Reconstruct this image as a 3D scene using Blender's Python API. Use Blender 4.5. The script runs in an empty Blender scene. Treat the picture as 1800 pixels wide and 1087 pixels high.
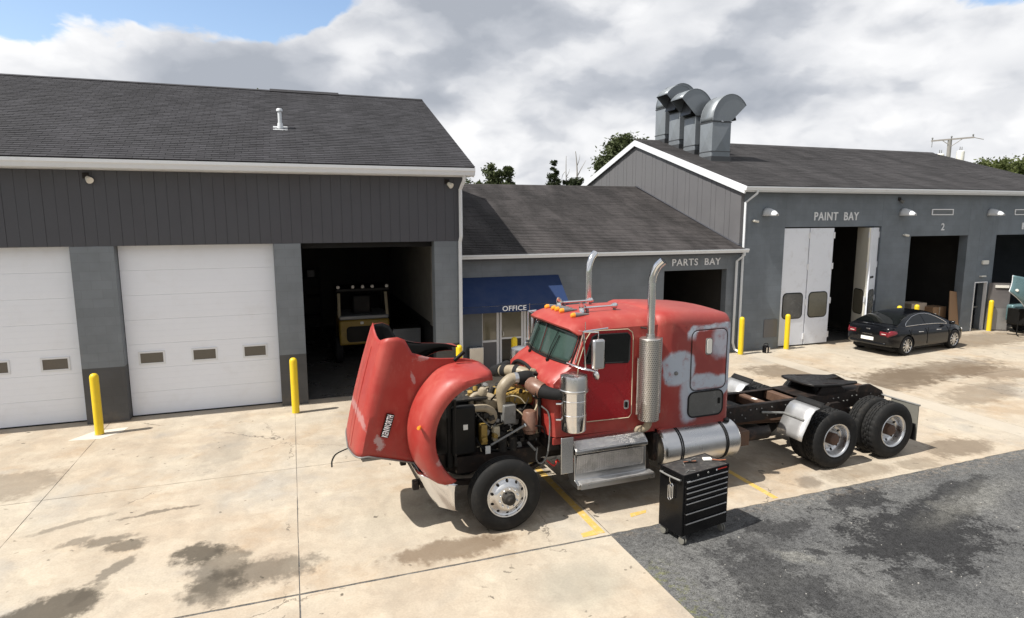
import bpy, math, random
from mathutils import Vector, Matrix
random.seed(11)
R = math.radians
sc = bpy.context.scene
col = sc.collection

# ------------------------------------------------------------------ camera, world, sun, exposure
cam_d = bpy.data.cameras.new('camera')
cam = bpy.data.objects.new('camera', cam_d); col.objects.link(cam)
cam_d.sensor_width = 36.0; cam_d.lens = 21.876; cam_d.clip_end = 5000; cam_d.clip_start = 0.1
yaw, pit, rol = R(19.425), R(8.347), R(-0.138)
fw = Vector((math.sin(yaw)*math.cos(pit), math.cos(yaw)*math.cos(pit), -math.sin(pit)))
rt = Vector((math.cos(yaw), -math.sin(yaw), 0)); up = rt.cross(fw)
r2 = math.cos(rol)*rt + math.sin(rol)*up; u2 = -math.sin(rol)*rt + math.cos(rol)*up
cam.matrix_world = Matrix(((r2.x, u2.x, -fw.x, 0), (r2.y, u2.y, -fw.y, 0), (r2.z, u2.z, -fw.z, 4.6), (0, 0, 0, 1)))
sc.camera = cam
sc.view_settings.view_transform = 'Standard'; sc.view_settings.look = 'None'
sc.view_settings.exposure = 0.48; sc.view_settings.gamma = 1.0; sc.view_settings.use_curve_mapping = False

SUN_DIR = Vector((1.0, 0.10, -1.43)).normalized()          # the way the light travels
sun_d = bpy.data.lights.new('sun', 'SUN'); sun_d.energy = 5.0; sun_d.angle = R(0.53); sun_d.color = (1.0, 0.955, 0.88)
sun = bpy.data.objects.new('sun', sun_d); col.objects.link(sun)
sun.rotation_euler = SUN_DIR.to_track_quat('-Z', 'Y').to_euler(); sun.location = (-40, 0, 60)

world = bpy.data.worlds.new('World'); sc.world = world; world.use_nodes = True


class NT:
    """little node helper"""
    def __init__(s, tree): s.t = tree
    def n(s, kind, **kw):
        nd = s.t.nodes.new(kind)
        for k, v in kw.items():
            if k == 'inp':
                for i, x in v.items():
                    if hasattr(x, 'is_output') : s.t.links.new(x, nd.inputs[i])
                    else: nd.inputs[i].default_value = x
            else: setattr(nd, k, v)
        return nd
    def math(s, op, a, b=None, c=None, clamp=False):
        i = {0: a}
        if b is not None: i[1] = b
        if c is not None: i[2] = c
        return s.n('ShaderNodeMath', operation=op, use_clamp=clamp, inp=i).outputs[0]
    def vmath(s, op, a, b=None, out=0):
        i = {0: a}
        if b is not None: i[1] = b
        return s.n('ShaderNodeVectorMath', operation=op, inp=i).outputs[out]
    def noise(s, vec, scale, detail=4, rough=.55, out='Fac', dist=0.0):
        return s.n('ShaderNodeTexNoise', inp={'Vector': vec, 'Scale': scale, 'Detail': detail, 'Roughness': rough, 'Distortion': dist}).outputs[out]
    def remap(s, v, a, b, c=0.0, d=1.0, smooth=True):
        return s.n('ShaderNodeMapRange', interpolation_type='SMOOTHSTEP' if smooth else 'LINEAR', inp={0: v, 1: a, 2: b, 3: c, 4: d}).outputs[0]
    def mix(s, f, a, b, mode='MIX'):
        nd = s.n('ShaderNodeMix', data_type='RGBA', blend_type=mode)
        for i, x in ((0, f), (6, a), (7, b)):
            if hasattr(x, 'is_output'): s.t.links.new(x, nd.inputs[i])
            else: nd.inputs[i].default_value = (x if i == 0 or len(x) == 4 else (*x, 1))
        return nd.outputs[2]
    def link(s, a, b): s.t.links.new(a, b)
    def ellipse(s, p, cx, cy, rx, ry, rot=0.0, soft=.35, rag=None):
        v = s.vmath('SUBTRACT', p, (cx, cy, 0))
        if rot: v = s.n('ShaderNodeVectorRotate', rotation_type='Z_AXIS', inp={'Vector': v, 'Angle': -rot}).outputs[0]
        l = s.vmath('LENGTH', s.vmath('MULTIPLY', v, (1/rx, 1/ry, 0)), out=1)
        if rag is not None: l = s.math('ADD', l, rag)
        return s.remap(l, 1+soft, 1-soft, 0.0, 1.0)


w = NT(world.node_tree); world.node_tree.nodes.clear()
sky = w.n('ShaderNodeTexSky', sky_type='NISHITA', sun_disc=False, sun_elevation=R(55), sun_rotation=R(-90), air_density=1.0, dust_density=1.2, ozone_density=1.2)
bg_sky = w.n('ShaderNodeBackground', inp={'Color': sky.outputs[0], 'Strength': 0.14})
d = w.n('ShaderNodeTexCoord').outputs['Generated']
sep = w.n('ShaderNodeSeparateXYZ', inp={0: d})
dd = w.vmath('ADD', w.vmath('MULTIPLY', d, (1.0, 1.0, 1.9)), (2.3, 0.55, 0.08))
wob = w.vmath('MULTIPLY', w.vmath('SUBTRACT', w.noise(dd, 9.0, 5, .55, 'Color'), (.5, .5, .5)), (.085, .085, .085))
dw = w.vmath('ADD', dd, wob)
big = w.noise(dw, 3.1, 5, .50)
upn = w.noise(w.vmath('ADD', dw, (-0.035, 0.0, 0.075)), 3.1, 4, .50)
patch = w.noise(w.vmath('ADD', dd, (7.1, 3.0, 1.0)), 2.7, 3, .45)
soft = w.noise(w.vmath('ADD', dw, (1.1, 8.0, 4.0)), 6.5, 5, .55)
# openings in the cloud deck where the photograph shows blue
d26 = w.vmath('MULTIPLY', d, (1, 1, 2.6))
hole1 = w.remap(w.vmath('DISTANCE', d26, (-0.24, 0.95, 0.93), out=1), 0.22, 0.52, 0.46, 0.0)
hole2 = w.remap(w.vmath('DISTANCE', d26, (0.80, 0.55, 0.78), out=1), 0.02, 0.26, 0.26, 0.0)
cov = w.math('ADD', w.math('SUBTRACT', w.math('SUBTRACT', big, hole1), hole2), w.remap(w.noise(w.vmath('ADD', dw, (4, 4, 4)), 13, 5, .55), .3, .7, -.045, .045, False))
mask = w.remap(cov, 0.270, 0.330)
lit = w.math('SUBTRACT', big, upn)
bright = w.math('ADD', w.remap(lit, -0.10, 0.10, -.20, .24), w.remap(patch, 0.36, 0.62, .04, 0.66))
bright = w.math('ADD', bright, w.remap(soft, .3, .7, -.10, .12))
bright = w.math('ADD', bright, w.remap(cov, 0.26, 0.46, 0.30, 0.0))
ramp = w.n('ShaderNodeValToRGB', inp={0: bright})
cr = ramp.color_ramp
cr.elements[0].position = 0.06; cr.elements[0].color = (.40, .43, .485, 1)
cr.elements[1].position = .92; cr.elements[1].color = (.97, .97, .975, 1)
e = cr.elements.new(.34); e.color = (.53, .555, .605, 1)
e = cr.elements.new(.62); e.color = (.78, .79, .815, 1)
bg_cl = w.n('ShaderNodeBackground', inp={'Color': ramp.outputs[0], 'Strength': 0.78})
mixs = w.n('ShaderNodeMixShader', inp={0: mask, 1: bg_sky.outputs[0], 2: bg_cl.outputs[0]})
w.link(mixs.outputs[0], w.n('ShaderNodeOutputWorld').inputs[0])

# ------------------------------------------------------------------ mesh helpers
BASE = {}                                   # world position of the root every part belongs to


class MB:
    def __init__(s): s.v = []; s.f = []; s.mi = []
    def add(s, vs, fs, m=0):
        k = len(s.v); s.v += [Vector(v) for v in vs]
        s.f += [tuple(i+k for i in f) for f in fs]; s.mi += [m]*len(fs); return s
    def box(s, x0, x1, y0, y1, z0, z1, m=0):
        vs = [(x, y, z) for z in (z0, z1) for y in (y0, y1) for x in (x0, x1)]
        return s.add(vs, [(0, 2, 3, 1), (4, 5, 7, 6), (0, 1, 5, 4), (2, 6, 7, 3), (0, 4, 6, 2), (1, 3, 7, 5)], m)
    def obox(s, c, size, rot=None, m=0):
        rot = rot or Matrix.Identity(3); c = Vector(c); k = len(s.v)
        s.box(-size[0]/2, size[0]/2, -size[1]/2, size[1]/2, -size[2]/2, size[2]/2, m)
        for i in range(k, len(s.v)): s.v[i] = rot @ s.v[i] + c
        return s
    def tube(s, pts, r, n=10, caps=True, smooth=0, m=0):
        pts = [Vector(p) for p in pts]
        if smooth and len(pts) > 2:
            q = []; P = [2*pts[0]-pts[1]] + pts + [2*pts[-1]-pts[-2]]
            rr = r if isinstance(r, (list, tuple)) else None; ro = []
            for i in range(1, len(P)-2):
                for j in range(smooth):
                    t = j/smooth; a, b, c, e_ = P[i-1:i+3]
                    q.append(.5*((2*b)+(c-a)*t+(2*a-5*b+4*c-e_)*t*t+(3*b-a-3*c+e_)*t**3))
                    if rr: ro.append(rr[i-1]*(1-t)+rr[i]*t)
            q.append(pts[-1]); pts = q
            if rr: r = ro+[rr[-1]]
        L = len(pts); rs = r if isinstance(r, (list, tuple)) else [r]*L
        tan = [(pts[min(i+1, L-1)]-pts[max(i-1, 0)]).normalized() for i in range(L)]
        ref = Vector((0, 0, 1)) if abs(tan[0].z) < .9 else Vector((1, 0, 0))
        nx = tan[0].cross(ref).normalized(); rings = []
        for i in range(L):
            nx = (nx-tan[i]*nx.dot(tan[i])).normalized(); ny = tan[i].cross(nx)
            rings.append([pts[i]+rs[i]*(math.cos(2*math.pi*k/n)*nx+math.sin(2*math.pi*k/n)*ny) for k in range(n)])
        vs = [p for rg in rings for p in rg]; fs = []
        for i in range(L-1):
            for k in range(n):
                a = i*n+k; b = i*n+(k+1) % n; fs.append((a, b, b+n, a+n))
        if caps: fs += [tuple(range(n-1, -1, -1)), tuple((L-1)*n+k for k in range(n))]
        return s.add(vs, fs, m)
    def cyl(s, p0, p1, r0, r1=None, n=16, m=0): return s.tube([p0, p1], [r0, r0 if r1 is None else r1], n, True, 0, m)
    def lathe(s, prof, o, ax, n=32, m=0, rfun=None):
        """prof: (radius, distance along ax)"""
        o = Vector(o); ax = Vector(ax).normalized()
        ref = Vector((0, 0, 1)) if abs(ax.z) < .9 else Vector((1, 0, 0))
        a = ax.cross(ref).normalized(); b = ax.cross(a); vs = []; fs = []
        for k in range(n):
            t = 2*math.pi*k/n; dr = math.cos(t)*a+math.sin(t)*b
            for j, (r, h) in enumerate(prof):
                rr = rfun(k, j, r) if rfun else r
                vs.append(o+ax*h+dr*rr)
        P = len(prof)
        for k in range(n):
            for j in range(P-1):
                A = k*P+j; B = ((k+1) % n)*P+j
                if prof[j][0] < 1e-6 and prof[j+1][0] < 1e-6: continue
                fs.append((A, B, B+1, A+1))
        return s.add(vs, fs, m)
    def prism(s, poly, ax, a, b, m=0):
        def P(u, v, t): return {'x': (t, u, v), 'y': (u, t, v), 'z': (u, v, t)}[ax]
        n = len(poly); vs = [P(*p, a) for p in poly]+[P(*p, b) for p in poly]
        fs = [tuple(range(n)), tuple(range(2*n-1, n-1, -1))]+[(i, i+n, (i+1) % n+n, (i+1) % n) for i in range(n)]
        return s.add(vs, fs, m)
    def grid(s, rows, m=0, flip=False):
        n = len(rows[0]); vs = [p for r_ in rows for p in r_]; fs = []
        for i in range(len(rows)-1):
            for j in range(n-1):
                a = i*n+j; q = (a, a+1, a+n+1, a+n)
                fs.append(q[::-1] if flip else q)
        return s.add(vs, fs, m)
    def xf(s, M):
        s.v = [M @ v for v in s.v]; return s


def rrect(x0, x1, y0, y1, r, n=5):
    out = []
    for cx, cy, a0 in ((x1-r, y0+r, -90), (x1-r, y1-r, 0), (x0+r, y1-r, 90), (x0+r, y0+r, 180)):
        for k in range(n+1):
            t = R(a0+90*k/n); out.append((cx+r*math.cos(t), cy+r*math.sin(t)))
    return out


def fix_normals(me):
    import bmesh
    bm = bmesh.new(); bm.from_mesh(me); bmesh.ops.recalc_face_normals(bm, faces=bm.faces); bm.to_mesh(me); bm.free()


def mesh_of(mb, name, mats, off=Vector(), smooth=35, recalc=True):
    me = bpy.data.meshes.new(name)
    me.from_pydata([tuple(v-off) for v in mb.v], [], mb.f)
    for m in (mats if isinstance(mats, (list, tuple)) else [mats]): me.materials.append(m)
    me.polygons.foreach_set('material_index', mb.mi)
    if recalc: fix_normals(me)
    if smooth:
        me.polygons.foreach_set('use_smooth', [True]*len(me.polygons)); me.set_sharp_from_angle(angle=R(smooth))
    me.update(); return me


def build(mb, name, mats, parent=None, label=None, cat=None, group=None, kind=None, smooth=35, bevel=0, seg=2, solid=0, subsurf=0, base=None):
    if parent is None:
        if base is None:
            lo = Vector([min(v[i] for v in mb.v) for i in range(3)]); hi = Vector([max(v[i] for v in mb.v) for i in range(3)])
            base = Vector(((lo.x+hi.x)/2, (lo.y+hi.y)/2, lo.z))
        base = Vector(base)
    else: base = BASE[parent.name]
    me = mesh_of(mb, name, mats, base, smooth, recalc=not solid)
    o = bpy.data.objects.new(name, me); col.objects.link(o)
    if parent is None: o.location = base
    else: o.parent = parent
    BASE[o.name] = base
    tag(o, label, cat, group, kind)
    if solid:
        md = o.modifiers.new('thick', 'SOLIDIFY'); md.thickness = abs(solid); md.offset = -1 if solid > 0 else 1
        if isinstance(mats, (list, tuple)) and len(mats) > 1: md.material_offset = 1
    if bevel:
        md = o.modifiers.new('bevel', 'BEVEL'); md.width = bevel; md.segments = seg; md.limit_method = 'ANGLE'; md.angle_limit = R(40)
    if subsurf:
        md = o.modifiers.new('sub', 'SUBSURF'); md.levels = subsurf; md.render_levels = subsurf
    return o


def tag(o, label=None, cat=None, group=None, kind=None):
    if label: o['label'] = label
    if cat: o['category'] = cat
    if group: o['group'] = group
    if kind: o['kind'] = kind
    return o


def root(name, base, label, cat, group=None, rz=0.0, kind=None):
    o = bpy.data.objects.new(name, None); col.objects.link(o); o.location = base; o.rotation_euler = (0, 0, rz)
    o.empty_display_size = .2
    BASE[o.name] = Vector(base); return tag(o, label, cat, group, kind)


def piece(me, name, parent, loc, rot=None):
    """a copy sharing mesh data, loc in world axes of the parent thing"""
    o = bpy.data.objects.new(name, me); col.objects.link(o); o.parent = parent
    o.location = Vector(loc)-BASE[parent.name]
    if rot: o.rotation_euler = rot
    BASE[o.name] = BASE[parent.name]; return o


def cut(o, mb):
    """boolean difference, applied"""
    me = mesh_of(mb, 'cutter', MAT['black'], Vector(), 0)
    c = bpy.data.objects.new('cutter', me); col.objects.link(c)
    c.matrix_world = Matrix.Translation(-BASE[o.name]) if o.parent else Matrix.Identity(4)
    par = o.parent; o.parent = None; loc = o.location.copy(); o.location = (0, 0, 0)
    if not par: c.matrix_world = Matrix.Translation(-loc)
    md = o.modifiers.new('cut', 'BOOLEAN'); md.object = c; md.operation = 'DIFFERENCE'; md.solver = 'EXACT'
    bpy.context.view_layer.update()
    dg = bpy.context.evaluated_depsgraph_get()
    new = bpy.data.meshes.new_from_object(o.evaluated_get(dg))
    o.modifiers.clear(); o.data = new; new.name = o.name
    new.polygons.foreach_set('use_smooth', [True]*len(new.polygons)); new.set_sharp_from_angle(angle=R(32))
    o.parent = par; o.location = loc
    bpy.data.objects.remove(c)


def lettering(name, text, mat, parent, org, xa, ya, width, height, depth=.012, spacing=1.0):
    """raised letters, each its own mesh; org = lower left corner, xa/ya = unit axes"""
    cu = bpy.data.curves.new('t', 'FONT'); cu.body = text; cu.extrude = .05; cu.space_character = spacing; cu.space_word = 1.0
    cu.offset = .012; cu.resolution_u = 3
    o = bpy.data.objects.new('t', cu); col.objects.link(o); bpy.context.view_layer.update()
    me = bpy.data.meshes.new_from_object(o.evaluated_get(bpy.context.evaluated_depsgraph_get()))
    bpy.data.objects.remove(o)
    vs = [v.co.copy() for v in me.vertices]; fs = [tuple(p.vertices) for p in me.polygons]; bpy.data.meshes.remove(me)
    # weld the doubled vertices so that each glyph is one island
    key = {}; mp = []
    for v in vs:
        k = (round(v.x, 4), round(v.y, 4), round(v.z, 4)); mp.append(key.setdefault(k, len(key)))
    nv = [None]*len(key)
    for v, i in zip(vs, mp): nv[i] = v
    fs = [tuple(mp[i] for i in f) for f in fs]; vs = nv
    x0 = min(v.x for v in vs); x1 = max(v.x for v in vs); y0 = min(v.y for v in vs); y1 = max(v.y for v in vs)
    xa = Vector(xa).normalized(); ya = Vector(ya).normalized(); za = xa.cross(ya); org = Vector(org)
    P = [org+xa*((v.x-x0)/(x1-x0)*width)+ya*((v.y-y0)/(y1-y0)*height)+za*(depth if v.z > 0 else -.004) for v in vs]
    par = list(range(len(vs)))
    def find(a):
        while par[a] != a: par[a] = par[par[a]]; a = par[a]
        return a
    for f in fs:
        for i in f[1:]: par[find(i)] = find(f[0])
    comp = {}
    for f in fs: comp.setdefault(find(f[0]), []).append(f)
    for c in sorted(comp, key=lambda c: min(P[i].dot(xa) for f in comp[c] for i in f)):
        ids = sorted({i for f in comp[c] for i in f}); m = {i: k for k, i in enumerate(ids)}
        build(MB().add([P[i] for i in ids], [tuple(m[i] for i in f) for f in comp[c]]), name, mat, parent, smooth=0)


# ------------------------------------------------------------------ materials
MAT = {}


def new_mat(name):
    m = bpy.data.materials.new(name); m.use_nodes = True; m.node_tree.nodes.clear()
    t = NT(m.node_tree); b = t.n('ShaderNodeBsdfPrincipled'); o = t.n('ShaderNodeOutputMaterial')
    t.link(b.outputs[0], o.inputs[0]); MAT[name] = m; return t, b


def pos(t): return t.n('ShaderNodeNewGeometry').outputs['Position']


def pm(name, c, rough=.6, metal=0.0, var=.12, scale=2.5, bump=0.0, bscale=60, spec=.5, dirt=0.0, dirtcol=(.05, .04, .03), coat=0.0, rvar=.12):
    t, b = new_mat(name); p = pos(t)
    n1 = t.noise(p, scale, 5, .6); n2 = t.noise(p, scale*9, 3, .6)
    f = t.math('ADD', t.math('MULTIPLY', t.math('SUBTRACT', n1, .5), 2*var), t.math('MULTIPLY', t.math('SUBTRACT', n2, .5), var))
    f = t.math('ADD', f, 1.0)
    cc = t.vmath('MULTIPLY', (*c[:3],), t.n('ShaderNodeCombineXYZ', inp={0: f, 1: f, 2: f}).outputs[0])
    if dirt:
        dm = t.remap(t.noise(p, scale*1.7, 6, .65), .5, .72, 0, dirt)
        cc = t.mix(dm, cc, dirtcol)
    t.link(cc, b.inputs['Base Color'])
    t.link(t.remap(n1, .3, .7, max(0.02, rough-rvar), min(1, rough+rvar)), b.inputs['Roughness'])
    b.inputs['Metallic'].default_value = metal; b.inputs['Specular IOR Level'].default_value = spec
    if coat: b.inputs['Coat Weight'].default_value = coat; b.inputs['Coat Roughness'].default_value = .08
    if bump:
        bn = t.n('ShaderNodeBump', inp={'Strength': bump, 'Distance': .02, 'Height': t.noise(p, bscale, 3, .6)})
        t.link(bn.outputs[0], b.inputs['Normal'])
    return MAT[name]


def mat_concrete():
    t, b = new_mat('concrete'); p = pos(t)
    p = t.vmath('MULTIPLY', p, (1, 1, 0))
    wv = t.vmath('MULTIPLY', t.vmath('SUBTRACT', t.noise(p, 1.3, 5, .65, 'Color'), (.5, .5, .5)), (.55, .55, 0))
    wf = t.vmath('MULTIPLY', t.vmath('SUBTRACT', t.noise(p, 6.0, 4, .6, 'Color'), (.5, .5, .5)), (.16, .16, 0))
    pd = t.vmath('ADD', t.vmath('ADD', p, wv), wf)
    big = t.noise(pd, .32, 4, .6); mid = t.noise(t.vmath('MULTIPLY', pd, (1, 1.9, 1)), 1.1, 6, .66); fine = t.noise(p, 34, 4, .62)
    c = t.mix(t.remap(big, .34, .66), (0.381, 0.314, 0.239), (0.408, 0.360, 0.292))
    c = t.mix(t.remap(mid, .42, .70, 0, .62), c, (0.476, 0.419, 0.333))
    c = t.mix(t.remap(t.noise(pd, .8, 7, .7), .52, .72, 0, .45), c, (0.307, 0.258, 0.205))
    c = t.mix(t.remap(t.noise(t.vmath('ADD', pd, (5, 9, 0)), .55, 6, .68), .50, .72, 0, .55), c, (0.340, 0.234, 0.139))
    c = t.mix(t.remap(t.noise(t.vmath('ADD', pd, (15, 2, 0)), .5, 5, .6), .52, .7, 0, .4), c, (0.264, 0.266, 0.260))
    g = t.math('MULTIPLY', t.remap(fine, .2, .8, .86, 1.12, False), t.remap(t.noise(t.vmath('MULTIPLY', pd, (1, .6, 1)), 4.5, 6, .72), .3, .7, .86, 1.10, False))
    c = t.vmath('MULTIPLY', c, t.n('ShaderNodeCombineXYZ', inp={0: g, 1: g, 2: g}).outputs[0])
    sx0 = t.n('ShaderNodeSeparateXYZ', inp={0: pd})
    for bx_ in (-6.9, -5.4, -2.8, -1.3, 1.05, 2.55, 17.6, 19.2, 22.9, 24.4):
        tr_ = t.remap(t.math('ABSOLUTE', t.math('SUBTRACT', sx0.outputs[0], bx_)), .05, .30, .20, 0)
        c = t.mix(t.math('MULTIPLY', tr_, t.remap(mid, .35, .65, .2, 1)), c, (.17, .145, .115))
    ve = t.n('ShaderNodeTexVoronoi', feature='DISTANCE_TO_EDGE', inp={'Vector': t.vmath('ADD', p, t.vmath('MULTIPLY', wf, (2.2, 2.2, 0))), 'Scale': .23})
    crk = t.math('MULTIPLY', t.remap(ve.outputs['Distance'], .0012, .0028, .75, 0), t.remap(t.noise(p, .5, 3, .5), .52, .60))
    c = t.mix(crk, c, (.09, .075, .06))
    # little black specks and chips
    vor = t.n('ShaderNodeTexVoronoi', inp={'Vector': pd, 'Scale': 2.1, 'Randomness': 1.0})
    spk = t.remap(vor.outputs['Distance'], .05, .075, .85, 0)
    spk = t.math('MULTIPLY', spk, t.remap(t.noise(p, .9, 3, .5), .30, .48))
    c = t.mix(spk, c, (0.078, 0.066, 0.051))
    vor2 = t.n('ShaderNodeTexVoronoi', inp={'Vector': t.vmath('ADD', pd, (3.3, 1.7, 0)), 'Scale': 3.6, 'Randomness': 1.0})
    spk2 = t.math('MULTIPLY', t.remap(vor2.outputs['Distance'], .07, .11, .65, 0), t.remap(t.noise(p, 1.3, 3, .5), .42, .56))
    c = t.mix(spk2, c, (0.101, 0.086, 0.066))
    # oil and water stains where they lie: x, y, rx, ry, rotation, strength, tone
    pe = t.vmath('ADD', p, t.vmath('MULTIPLY', wv, (.55, .55, 0))); pe = t.vmath('ADD', pe, wf)
    OIL = (0.047, 0.039, 0.029); WET = (0.121, 0.090, 0.061); BRN = (0.117, 0.078, 0.047)
    ST = [(-1.42, 9.05, .27, .24, 0, .85, OIL), (-1.12, 8.50, .30, .55, -.15, .62, OIL), (-1.12, 8.05, .34, .32, .3, .55, OIL), (-.52, 8.33, .56, .25, -.1, .62, OIL),
          (-2.95, 8.18, .52, .33, .35, .85, OIL), (-2.43, 9.62, .20, .16, 0, .7, OIL), (-2.72, 9.88, .28, .11, .2, .6, OIL), (-3.15, 9.98, .2, .09, .4, .5, OIL), (-2.42, 9.0, .10, .30, -.5, .6, OIL),
          (-2.56, 8.48, .09, .26, -.6, .45, OIL), (-2.18, 10.62, .42, .05, .12, .6, OIL), (-3.35, 10.62, .45, .07, .35, .45, OIL), (-1.45, 13.2, .35, .9, -.2, .25, (0.129, 0.123, 0.113)), (-4.9, 12.6, .7, .6, .5, .5, WET),
          (1.95, 7.98, .75, .24, .03, .72, BRN), (8.35, 8.05, .26, .18, .2, .6, WET), (9.55, 8.1, .75, .24, .05, .48, WET), (12.5, 8.35, .75, .34, .1, .72, WET), (10.95, 8.0, .45, .2, 0, .5, WET),
          (13.95, 14.3, 1.1, .75, -.6, .72, WET), (16.2, 12.7, 1.5, .75, .25, .85, WET), (18.3, 13.0, 2.4, .7, .1, .75, WET), (19.6, 12.3, 1.3, .7, -.3, .6, BRN), (17.0, 10.9, 1.6, .5, .3, .5, WET), (24.6, 15.9, 2.6, .8, .1, .6, WET),
          (3.3, 9.3, 1.0, .8, 0, .5, WET), (6.5, 9.0, 1.6, .7, 0, .35, WET), (10.5, 12.8, 1.3, .8, .2, .35, WET), (.9, 12.6, .55, .55, 0, .2, (0.154, 0.149, 0.139))]
    rag = t.math('ADD', t.remap(t.noise(p, 3.2, 7, .68), .25, .75, -.5, .5, False), t.remap(t.noise(t.vmath('MULTIPLY', p, (1, .4, 1)), 11, 4, .6), .25, .75, -.18, .18, False))
    for x, y, rx, ry, ro, k, cc in ST:
        m = t.math('MULTIPLY', t.ellipse(pe, x, y, rx*1.12, ry*1.12, ro, .30, rag), k)
        c = t.mix(m, c, cc)
    # greenish grey film on the front slab, scuffs from tyres
    m = t.math('MULTIPLY', t.ellipse(pe, 3.25, 6.6, .55, .45, .2, .6), .35); c = t.mix(m, c, (0.186, 0.196, 0.170))
    # the pale strip of newer concrete and the patch at the bollard
    sx = t.n('ShaderNodeSeparateXYZ', inp={0: p})
    st = t.math('MULTIPLY', t.remap(sx.outputs[0], 14.32, 14.36), t.remap(sx.outputs[0], 15.02, 14.98))
    st = t.math('MULTIPLY', st, t.remap(sx.outputs[1], 17.2, 16.9, 0, .75)); c = t.mix(st, c, (0.412, 0.370, 0.309))
    t.link(c, b.inputs['Base Color'])
    t.link(t.remap(mid, .3, .7, .62, .88), b.inputs['Roughness']); b.inputs['Specular IOR Level'].default_value = .32
    h = t.math('ADD', t.math('MULTIPLY', fine, .5), t.noise(p, 5, 6, .7))
    t.link(t.n('ShaderNodeBump', inp={'Strength': .22, 'Distance': .012, 'Height': h}).outputs[0], b.inputs['Normal'])


def mat_asphalt():
    t, b = new_mat('asphalt'); p = t.vmath('MULTIPLY', pos(t), (1, 1, 0))
    wv = t.vmath('MULTIPLY', t.vmath('SUBTRACT', t.noise(p, 1.6, 6, .68, 'Color'), (.5, .5, .5)), (.9, .9, 0))
    pe = t.vmath('ADD', p, wv)
    c = t.mix(t.remap(t.noise(pe, .7, 5, .6), .35, .65), (0.0804, 0.0812, 0.0820), (0.1148, 0.1148, 0.1123))
    vor = t.n('ShaderNodeTexVoronoi', inp={'Vector': p, 'Scale': 95.0})
    vc = t.n('ShaderNodeSeparateColor', inp={0: vor.outputs['Color']}).outputs[0]
    g = t.math('ADD', t.remap(vc, 0, 1, .50, 1.46, False), t.remap(t.noise(p, 11, 6, .75), .3, .7, -.34, .34))
    rag = t.math('ADD', t.remap(t.noise(p, 2.6, 8, .72), .25, .75, -.9, .9, False), t.remap(t.noise(p, 24, 3, .6), .25, .75, -.35, .35, False))
    DK = (.024, .024, .025)
    for x, y, rx, ry, ro, k in [(8.5, 6.1, 1.15, .70, .2, 1.0), (9.3, 6.45, .8, .35, .1, .8), (8.45, 7.25, .65, .2, .15, .85), (10.6, 7.0, .8, .18, .15, .8), (6.6, 6.2, .14, .1, 0, .8), (7.4, 5.2, .5, .3, .3, .5),
                                (6.75, 6.95, .5, .22, -.2, .75), (5.6, 5.9, .5, .8, .1, .65), (5.0, 5.4, .4, .4, 0, .35), (6.1, 5.1, .5, .35, 0, .4), (6.0, 6.6, .45, .3, .2, .35), (9.6, 6.9, .5, .12, .2, .5)]:
        c = t.mix(t.math('MULTIPLY', t.ellipse(pe, x, y, rx*1.1, ry*1.1, ro, .22, rag), k), c, DK)
    for x, y, rx, ry, ro, k in [(6.3, 6.25, .30, .07, -.9, .45), (10.3, 6.6, 1.3, .25, .25, .4)]:
        c = t.mix(t.math('MULTIPLY', t.ellipse(pe, x, y, rx, ry, ro, .7), k), c, (.20, .195, .175))
    # moss and grit in the edge next to the slab
    sx = t.n('ShaderNodeSeparateXYZ', inp={0: p})
    m = t.math('MULTIPLY', t.remap(sx.outputs[0], 4.75, 4.2), t.remap(t.noise(p, 7, 5, .7), .48, .62, 0, .75))
    m = t.math('MULTIPLY', m, t.remap(sx.outputs[1], 7.0, 6.5)); c = t.mix(m, c, (.12, .125, .045))
    m = t.math('MULTIPLY', t.remap(sx.outputs[1], 7.25, 7.7), t.remap(t.noise(p, 9, 5, .7), .45, .62, 0, .45)); c = t.mix(m, c, (.22, .18, .14))
    c = t.vmath('MULTIPLY', c, t.n('ShaderNodeCombineXYZ', inp={0: g, 1: g, 2: g}).outputs[0])
    t.link(c, b.inputs['Base Color']); b.inputs['Roughness'].default_value = .86; b.inputs['Specular IOR Level'].default_value = .3
    h = t.math('ADD', vor.outputs['Distance'], t.noise(p, 20, 4, .6))
    t.link(t.n('ShaderNodeBump', inp={'Strength': .55, 'Distance': .01, 'Height': h}).outputs[0], b.inputs['Normal'])


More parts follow.
